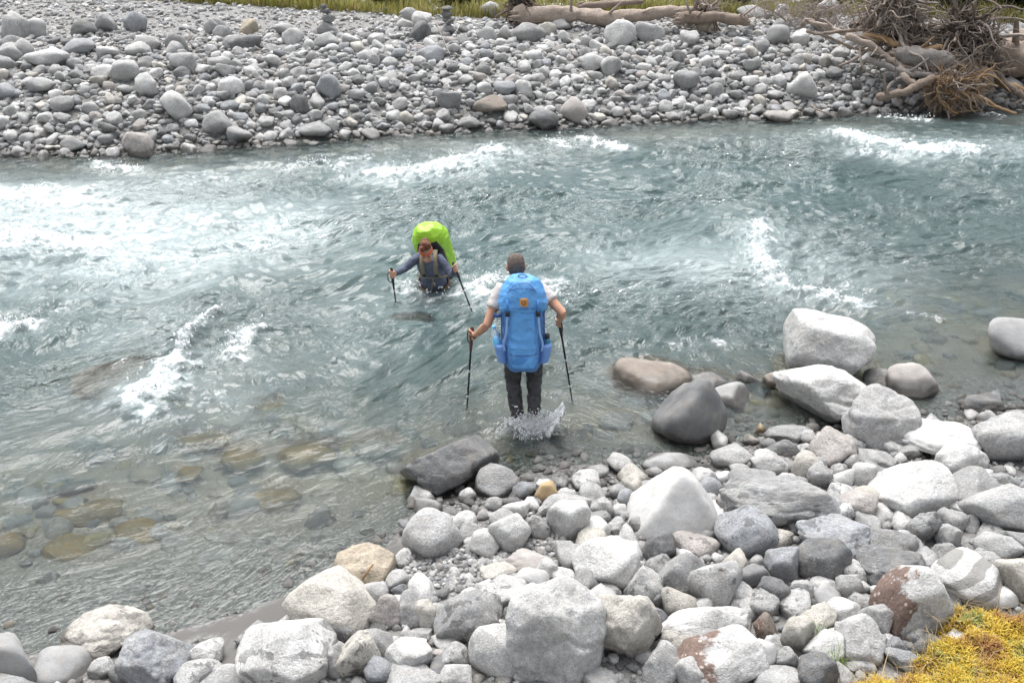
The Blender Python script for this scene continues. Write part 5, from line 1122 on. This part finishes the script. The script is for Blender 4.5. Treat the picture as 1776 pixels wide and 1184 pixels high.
# ------------------------------------------------------------------ grass, shrubs and dark trees behind the shingle
def blades(n, pos_fn, h0, h1, wid, bend, cols, name, kind_label=None, mat_rough=.6, parent=None, root=None, patch=0.0):
    x, y, z, hs = pos_fn(n); n = len(x); ang = nrg.uniform(0, 6.283, n); H = nrg.uniform(h0, h1, n) * hs; W = wid * nrg.uniform(.6, 1.4, n)
    dx, dy = np.cos(ang), np.sin(ang); lean = nrg.uniform(.1, 1, n) * bend * H; px_, py_ = -dy, dx
    a2 = ang + nrg.normal(0, .5, n); tx, ty = np.cos(a2), np.sin(a2)
    P0a = np.stack([x + px_ * W, y + py_ * W, z], 1); P0b = np.stack([x - px_ * W, y - py_ * W, z], 1)
    mx_ = np.stack([x + tx * lean * .35, y + ty * lean * .35, z + H * .6], 1); P1a = mx_ + np.stack([px_ * W * .7, py_ * W * .7, 0 * W], 1); P1b = mx_ - np.stack([px_ * W * .7, py_ * W * .7, 0 * W], 1)
    P2 = np.stack([x + tx * lean, y + ty * lean, z + H * (1 - .25 * bend)], 1)
    V = np.stack([P0a, P0b, P1a, P1b, P2], 1).reshape(-1, 3); b = np.arange(n)[:, None] * 5
    F = np.concatenate([b + [0, 1, 3], b + [0, 3, 2], b + [2, 3, 4]], 0)
    if root is not None: V = V - np.array(root.location)
    ci_ = nrg.integers(0, len(cols), n) if not patch else np.clip(((fbm(x * patch, y * patch, 0.0, 3) * .9 + .5 + nrg.normal(0, .13, n)) * len(cols)).astype(int), 0, len(cols) - 1)
    me = mesh_np(name, V, F); C = np.array(cols)[ci_] * nrg.uniform(.75, 1.25, (n, 1)); C = np.repeat(np.concatenate([C, np.ones((n, 1))], 1), 5, 0)
    a = me.attributes.new("tint", 'FLOAT_COLOR', 'POINT'); a.data.foreach_set("color", C.astype(np.float32).ravel())
    o = link(name, me, MLEAF, parent)
    if kind_label: tag(o, kind_label, None, None, "stuff")
    return o
t = NT("leaf_blades"); cc = t.n("Attribute", _attribute_name="tint").outputs["Color"]
MLEAF = t.done(t.n("MixShader", i0=0.25, i1=t.bsdf(cc, 0.6), i2=t.n("BsdfTranslucent", Color=cc).outputs[0]).outputs[0])
def grass_pos(n):
    x = nrg.uniform(-12, 17, n); y = np.interp(x, GBX, GBY) - .5 + nrg.random(n) ** 1.6 * 5; k = fbm(x * .9, y * .9, 0.0, 3) + nrg.uniform(-.3, .3, n) > -.25
    x, y = x[k], y[k]; return x, y, ground_z(x, y) - .02, .6 + .6 * np.clip(fbm(x * .6 + 9, y * .6, 0.0, 2) + .5, 0, 1.3)
blades(42000, grass_pos, .15, .5, .012, .7, [(.32, .31, .07), (.25, .26, .06), (.38, .33, .11), (.16, .17, .05), (.42, .34, .15)], "bank_grass", "yellow green rough grass edging the far shingle")
def leafy(c, rx, ry, rz, n, size, cols, name, label, cat, trunk=None, group=None):
    c = Vector(c); o = empty(name, (c.x, c.y, gz(c.x, c.y))); tag(o, label, cat, group)
    K = 26; cen = nrg.normal(size=(K, 3)); cen /= np.linalg.norm(cen, axis=1)[:, None]; cen *= nrg.uniform(.3, .85, (K, 1))
    p = cen[nrg.integers(0, K, n)] + nrg.normal(size=(n, 3)) * .2; p = p * np.array([rx, ry, rz]) + np.array(c - o.location)
    u = nrg.normal(size=(n, 3)); u /= np.linalg.norm(u, axis=1)[:, None]; v = np.cross(u, nrg.normal(size=(n, 3))); v /= np.linalg.norm(v, axis=1)[:, None]
    s = size * nrg.uniform(.6, 1.4, (n, 1)); V = np.stack([p - u * s, p + v * s * .45, p + u * s, p - v * s * .45], 1).reshape(-1, 3); b = np.arange(n)[:, None] * 4
    me = mesh_np("crown", V, b + [0, 1, 2, 3]); C = np.array(cols)[nrg.integers(0, len(cols), n)] * nrg.uniform(.7, 1.3, (n, 1)); C = np.repeat(np.concatenate([C, np.ones((n, 1))], 1), 4, 0)
    a = me.attributes.new("tint", 'FLOAT_COLOR', 'POINT'); a.data.foreach_set("color", C.astype(np.float32).ravel()); link("crown", me, MLEAF, o)
    if trunk:
        q = [V3(0, 0, -.1), V3(.05, 0, trunk * .5), V3(-.04, .05, trunk)]; q = smoothpath(q, 4); link("trunk", mesh_np("trunk", *tube(q, [.16 * (1 - .6 * i / (len(q) - 1)) for i in range(len(q))], 8)), MD["dark"], o)
        for k in range(4):
            a_ = q[len(q) // 2 + k % 3]; d = V3(rng.uniform(-1, 1), rng.uniform(-1, 1), .8).normalized(); link("limb", mesh_np("limb", *tube([a_, a_ + d * trunk * .4], [.06, .03], 6)), MD["dark"], o)
    return o
DK = [(.018, .028, .010), (.028, .040, .014), (.012, .02, .008)]
for i, (x_, y_, r_, lb_) in enumerate(((10.9, 26.2, 1.3, "dark evergreen tree at the top edge, just right of the driftwood"), (12.9, 26.0, 1.4, "dark evergreen tree at the top edge, far right"), (15.2, 26.3, 1.5, "dark evergreen tree in the top right corner"), (8.9, 26.8, 1.2, "dark evergreen tree behind the driftwood tangle"))):
    leafy((x_, y_, gz(x_, y_) + 1.5), r_, r_, 1.8, 6000, .12, DK, "evergreen_tree", lb_, "tree", 3.0, "dark trees behind the far bank")
SH = [(.07, .085, .02), (.11, .11, .03), (.045, .055, .016), (.16, .14, .05)]
for i, (x_, y_, r_, h_, lb_) in enumerate(((-5.2, 0, .7, .35, "olive shrub at the top edge, leftmost in the grass strip"), (-3.1, 0, .6, .35, "olive shrub left of the dark gap in the grass strip"), (-1.2, 0, .6, .35, "low green shrub at the top edge left of the root plate"), (2.6, 0, .7, .4, "green shrub behind the long log"), (5.6, 0, .6, .35, "olive shrub right of the long log's end"), (7.8, 0, .6, .35, "yellowish shrub behind the dead bushes"), (10.4, 0, .6, .3, "low yellow green shrub below the dark trees"))):
    y_ = float(np.interp(x_, GBX, GBY)) + .5; leafy((x_, y_, gz(x_, y_) + h_ * .6), r_, r_ * .7, h_, 1800, .06, SH, "shrub", lb_, "shrub", None, "shrubs along the grass edge")

# ------------------------------------------------------------------ yellow moss bank and grass tufts, bottom right
MOSS_PX = [(1462,1230),(1470,1180),(1500,1150),(1590,1148),(1598,1108),(1630,1078),(1645,1046),(1700,1040),(1776,1052),(1850,1060),(1900,1240)]
mw = [PZ(u, v, .42) for u, v in MOSS_PX]; mpoly = [(p.x, p.y) for p in mw]
cxm, cym = np.mean([p[0] for p in mpoly]), np.mean([p[1] for p in mpoly])
def poly_dist(x, y):
    d = np.full(len(x), 9.0)
    for a, b in zip(mpoly, mpoly[1:] + mpoly[:1]):
        ex, ey = b[0] - a[0], b[1] - a[1]; u = np.clip(((x - a[0]) * ex + (y - a[1]) * ey) / (ex * ex + ey * ey), 0, 1); d = np.minimum(d, np.hypot(x - a[0] - u * ex, y - a[1] - u * ey))
    ins = np.array([inpoly(q, w_, mpoly) for q, w_ in zip(x, y)]); return np.where(ins, d, -d)
mgx, mgy = np.meshgrid(np.arange(min(p[0] for p in mpoly) - .1, max(p[0] for p in mpoly) + .1, .02), np.arange(min(p[1] for p in mpoly) - .1, max(p[1] for p in mpoly) + .1, .02))
def moss_z(x, y):
    d = poly_dist(x, y) + .10 * fbm(x * 5, y * 5, 0.0, 4); return .16 + .27 * sstep(-.05, .16, d) + .05 * fbm(x * 6, y * 6, 0.0, 3) * sstep(0, .1, d), d
mz, mdist = moss_z(mgx.ravel(), mgy.ravel()); ii = (np.arange(mgx.shape[0] - 1)[:, None] * mgx.shape[1] + np.arange(mgx.shape[1] - 1)[None, :]).ravel()
moss = empty("moss_bank", (cxm, cym, .2)); tag(moss, "yellow and orange moss bank in the bottom right corner", "moss")
child("cushion", mesh_np("cushion", np.stack([mgx.ravel(), mgy.ravel(), mz], 1), np.stack([ii, ii + 1, ii + mgx.shape[1] + 1, ii + mgx.shape[1]], 1)), simple("moss_earth", (.10, .065, .02), .9, .5, 12, .8, 60, .02), moss)
def moss_pos(n):
    x = nrg.uniform(mgx.min(), mgx.max(), n); y = nrg.uniform(mgy.min(), mgy.max(), n); z, d = moss_z(x, y); k = d > -.03; return x[k], y[k], z[k] - .006, np.ones(k.sum())
def edge_pos(n):
    x, y, z, h_ = moss_pos(n); _, d = moss_z(x, y); k = (d < .13) | (fbm(x * 4, y * 4, 0.0, 2) > .32); return x[k], y[k], z[k], h_[k]
YC = [(.38, .20, .07), (.42, .27, .07), (.56, .38, .05), (.62, .45, .05), (.58, .43, .05), (.62, .47, .06), (.50, .40, .10), (.30, .32, .10)]
blades(46000, moss_pos, .018, .06, .0042, 1.2, YC, "moss_fronds", None, .6, moss, moss, 3.2)["kind"] = "stuff"
blades(16000, edge_pos, .02, .055, .004, 1.3, [(.40, .20, .06), (.46, .26, .09), (.32, .17, .06), (.45, .30, .13)], "rusty_fronds", None, .6, moss, moss)["kind"] = "stuff"
blades(2600, edge_pos, .08, .22, .0018, 1.5, [(.52, .40, .20), (.45, .33, .15)], "straw", None, .6, moss, moss)["kind"] = "stuff"
for (u, v, n_b, lb_, gc) in ((1418, 1098, 26, "small green grass tuft growing between boulders, upper of the two", None), (1447, 1150, 70, "green grass tuft beside the moss at the bottom edge", None)):
    p = PZ(u, v, .33); o = empty("grass_tuft", (p.x, p.y, .27)); tag(o, lb_, "grass tuft", "green grass tufts")
    blades(n_b, lambda n: (p.x + nrg.normal(0, .025, n), p.y + nrg.normal(0, .025, n), np.full(n, .27), np.ones(n)), .10, .26, .0024, .7, [(.22, .33, .07), (.30, .38, .12), (.16, .26, .05)], "blades", None, .6, o, o)["kind"] = "stuff"
stk = branch([(629,1003,PZ(629,1003,.5).y),(637,992,PZ(637,992,.55).y),(646,979,PZ(646,979,.58).y)], .009, .006, "orange", "short reddish stick lying on the tan boulder", "stick", 0, group="loose sticks"); stk["category"] = "stick"

# ------------------------------------------------------------------ splashes and spray
t = NT("splash_water"); tc = t.n("TexCoord").outputs["Object"]
nn_ = t.noise(tc, 26, 4, .7); gl = t.n("BsdfGlass", Color=(1, 1, 1), Roughness=0.03, IOR=1.33).outputs[0]
MSPL = t.done(t.n("MixShader", i0=t.range(nn_, .42, .58, .5, .95), i1=gl, i2=t.bsdf((.82, .84, .85), .3)).outputs[0])
def filaments(c, n, rx, ry, hmin, hmax, out, r0):
    parts = []
    for k in range(n):
        a = rng.uniform(0, 6.283); b = c + V3(math.cos(a) * rx * rng.uniform(.5, 1.1), math.sin(a) * ry * rng.uniform(.5, 1.1), -.03); H = rng.uniform(hmin, hmax) * rng.uniform(.4, 1)
        d = V3(math.cos(a), math.sin(a), 0) * out * rng.uniform(.3, 1.2) + V3(rng.uniform(-.03, .03), rng.uniform(-.03, .03), 0)
        p = smoothpath([b, b + d * .45 + V3(0, 0, H * .75), b + d * .8 + V3(0, 0, H), b + d * 1.15 + V3(0, 0, H * rng.uniform(.6, .95))], 3)
        r = r0 * rng.uniform(.4, 1.3); parts.append(tube(p, [r * (1 - .6 * i / (len(p) - 1)) * rng.uniform(.6, 1.4) for i in range(len(p))], 5))
    return parts
def drops(n, fn, r0, r1):
    D, F = ico(1); V = []; FF = []
    for k in range(n):
        c, s = fn(); r = r0 + (r1 - r0) * rng.random() ** 2.2; rr = (r * rng.uniform(.7, 1.3), r * rng.uniform(.7, 1.3), r * rng.uniform(.7, 1.6)); b = len(V)
        V += [(c.x + d[0] * rr[0], c.y + d[1] * rr[1], c.z + d[2] * rr[2]) for d in D]; FF += [tuple(int(i) + b for i in f) for f in F]
    return V, FF
def sheet(c, a0, a1, r0, r1, H, lean):
    """thin ragged crown of water"""
    n, m = 34, 9; V = []; F = []
    for i in range(n):
        a = R(a0 + (a1 - a0) * i / (n - 1)); e = math.sin(math.pi * i / (n - 1)) ** .6; ragged = 1 + .35 * float(perlin(i * .55, c.x * 3 + H * 9, 0.0)) + .25 * float(perlin(i * 1.4, 4.2, 0.0))
        for j in range(m):
            q = j / (m - 1); rr = r0 + (r1 - r0) * q + .02 * float(perlin(i * .3, q * 3, 0.0)); V.append((c.x + math.cos(a) * rr + lean.x * q * q, c.y + math.sin(a) * rr + lean.y * q * q, c.z - .03 + H * e * ragged * (q ** .75)))
    for i in range(n - 1):
        for j in range(m - 1): F += [(i * m + j, (i + 1) * m + j, (i + 1) * m + j + 1), (i * m + j, (i + 1) * m + j + 1, i * m + j + 1)]
    k = len(V); V2 = [(x + .006, y - .006, z) for x, y, z in V]; return V + V2, F + [(a + k, c_ + k, b + k) for a, b, c_ in F]
sp1 = PZ(906, 745); sp2 = PZ(938, 742)
pts_ = filaments(sp1, 260, .12, .10, .03, .14, .07, .0045) + filaments(sp2, 240, .10, .09, .04, .17, .07, .004)
pts_.append(sheet(sp2 + V3(.02, 0, 0), -85, 75, .07, .17, .25, V3(.03, 0, 0))); pts_.append(sheet(sp2, -70, 60, .10, .15, .15, V3(.02, 0, 0))); pts_.append(sheet(sp1, 130, 290, .08, .15, .18, V3(-.02, -.02, 0)))
pts_.append(drops(2600, lambda: (sp1.lerp(sp2, rng.random()) + V3(rng.gauss(0, .09), rng.gauss(0, .07), abs(rng.gauss(0, .05)) - .01), 1), .002, .009))
pts_.append(drops(420, lambda: (sp1.lerp(sp2, rng.random()) + V3(rng.gauss(0, .11), rng.gauss(0, .09), abs(rng.gauss(0, .10)) - .01), 1), .002, .009))
tag(link("splash", mesh_np("splash", *join(pts_)), MSPL), "white water splashing up round the man's feet", None, None, "stuff")
# spray thrown off the breaking crests
def crest_drop():
    pl, hw, wh, mk, lf = rng.choice(CREST); i = rng.randrange(len(pl) - 1); q = PZ(*pl[i]).lerp(PZ(*pl[i + 1]), rng.random()); return q + V3(rng.gauss(0, hw * .55), rng.gauss(0, hw * .5), lf * .8 + abs(rng.gauss(0, .05))), 1
CREST = [s for s in STROKES if s[4] >= .05 and s[2] > .8]
tag(link("spray", mesh_np("spray", *drops(1500, crest_drop, .005, .018)), MSPL), "droplets and clots of spray thrown off the breaking waves", None, None, "stuff")

# ------------------------------------------------------------------ labels for the stones: look first, then the nearest stone or thing that has a description of its own
CW = {"white": "white", "pale": "pale grey", "light": "light grey", "grey": "grey", "blue": "bluish grey", "dark": "dark grey", "beige": "beige", "tan": "tan", "orange": "orange", "brown": "brown", "pink": "pinkish", "yellow": "yellowish"}
SW = {"shard": "sharp edged", "pyramid": "pointed", "round": "rounded", "smooth": "smooth", "angular": "angular", "slab": "flattish"}
ANCH = {"boulder": [((1172, 880), "white pyramid boulder"), ((968, 1100), "largest pale bottom boulder"), ((1195, 722), "smooth dark wet boulder"), ((1432, 690), "bright white block"), ((1578, 850), "big white hollowed boulder"), ((780, 808), "dark slab in the shallows"),
  ((1250, 1145), "maroon lichened boulder"), ((1578, 1046), "dark lichened boulder"), ((1678, 1010), "banded boulder"), ((494, 1130), "white rain spotted boulder"), ((575, 1052), "big beige shore boulder"), ((750, 930), "squat grey shore boulder"), ((1364, 884), "long wet slab"),
  ((1456, 940), "wedge shaped boulder"), ((267, 1140), "layered lower left boulder"), ((1050, 980), "white flat topped boulder"), ((1230, 1085), "brightest white low boulder"), ((1680, 1120), "yellow moss"), ((860, 930), "small gravel patch"), ((950, 852), "rust orange stone"), ((1447, 1140), "green grass tuft"), ((1700, 765), "right waterline slab")],
 "bank_stone": [((1072, 145), "largest pale far boulder"), ((440, 118), "orange tan far stone"), ((579, 161), "small round tan far stone"), ((1223, 54), "tan stone below the log"), ((310, 228), "pale blue waterline block"), ((243, 255), "pinkish pointed waterline stone"), ((1390, 178), "white boulder below the driftwood"),
  ((995, 203), "round pinkish waterline boulder"), ((970, 44), "boulder propping the log"), ((948, 79), "beige round stone"), ((732, 148), "dark upright far stone"), ((1426, 103), "long white stone"), ((850, 207), "brown flat waterline rock"), ((777, 50), "dark stone cairn"), ((566, 50), "leaning grey cairn"), ((1600, 120), "driftwood tangle"), ((40, 145), "far bank's left edge"), ((1750, 170), "far bank's right edge"), ((160, 150), "dark far stone on the left")]}
ANCH["submerged_rock"] = ANCH["boulder"]
ORD = ["", "second ", "third ", "fourth ", "fifth ", "sixth ", "seventh ", "eighth ", "ninth ", "tenth ", "eleventh ", "twelfth "]
groups_ = {"boulder": "boulders on the near shore", "bank_stone": "stones on the far bank", "submerged_rock": "rocks under the water"}
buckets = {}
for ob, bx_, cn, stl, nm, lb in ROCKS:
    ob["category"] = {"boulder": "boulder", "bank_stone": "stone", "submerged_rock": "rock"}[nm]; ob["group"] = groups_[nm]
    if lb: ob["label"] = lb; continue
    u, v = (bx_[0] + bx_[2]) / 2, (bx_[1] + bx_[3]) / 2; (ax, ay), an_ = min(ANCH[nm], key=lambda a: math.hypot(a[0][0] - u, (a[0][1] - v) * 1.6))
    dx, dy = u - ax, (v - ay) * 1.6; rel = ("right of" if dx > 0 else "left of") if abs(dx) > abs(dy) else ("below" if dy > 0 else "above")
    w_ = bx_[2] - bx_[0]; size = ("small" if w_ < 38 else "medium" if w_ < 70 else "large") if nm == "boulder" else ("small" if w_ < 18 else "medium" if w_ < 34 else "large")
    buckets.setdefault((size, CW[cn], SW[stl], nm, rel, an_), []).append((math.hypot(dx, dy), ob))
for (size, cw, sw, nm, rel, an_), L in buckets.items():
    L.sort(key=lambda q: q[0]); kind = {"boulder": "boulder" if size != "small" else "stone", "bank_stone": "stone", "submerged_rock": "rock"}[nm]
    for i, (d_, ob) in enumerate(L):
        ob["label"] = f"{size} {cw} {sw} {kind} {rel} the {an_}" if len(L) == 1 else f"{ORD[min(i, 11)]}nearest {size} {cw} {sw} {kind} {rel} the {an_}".strip()
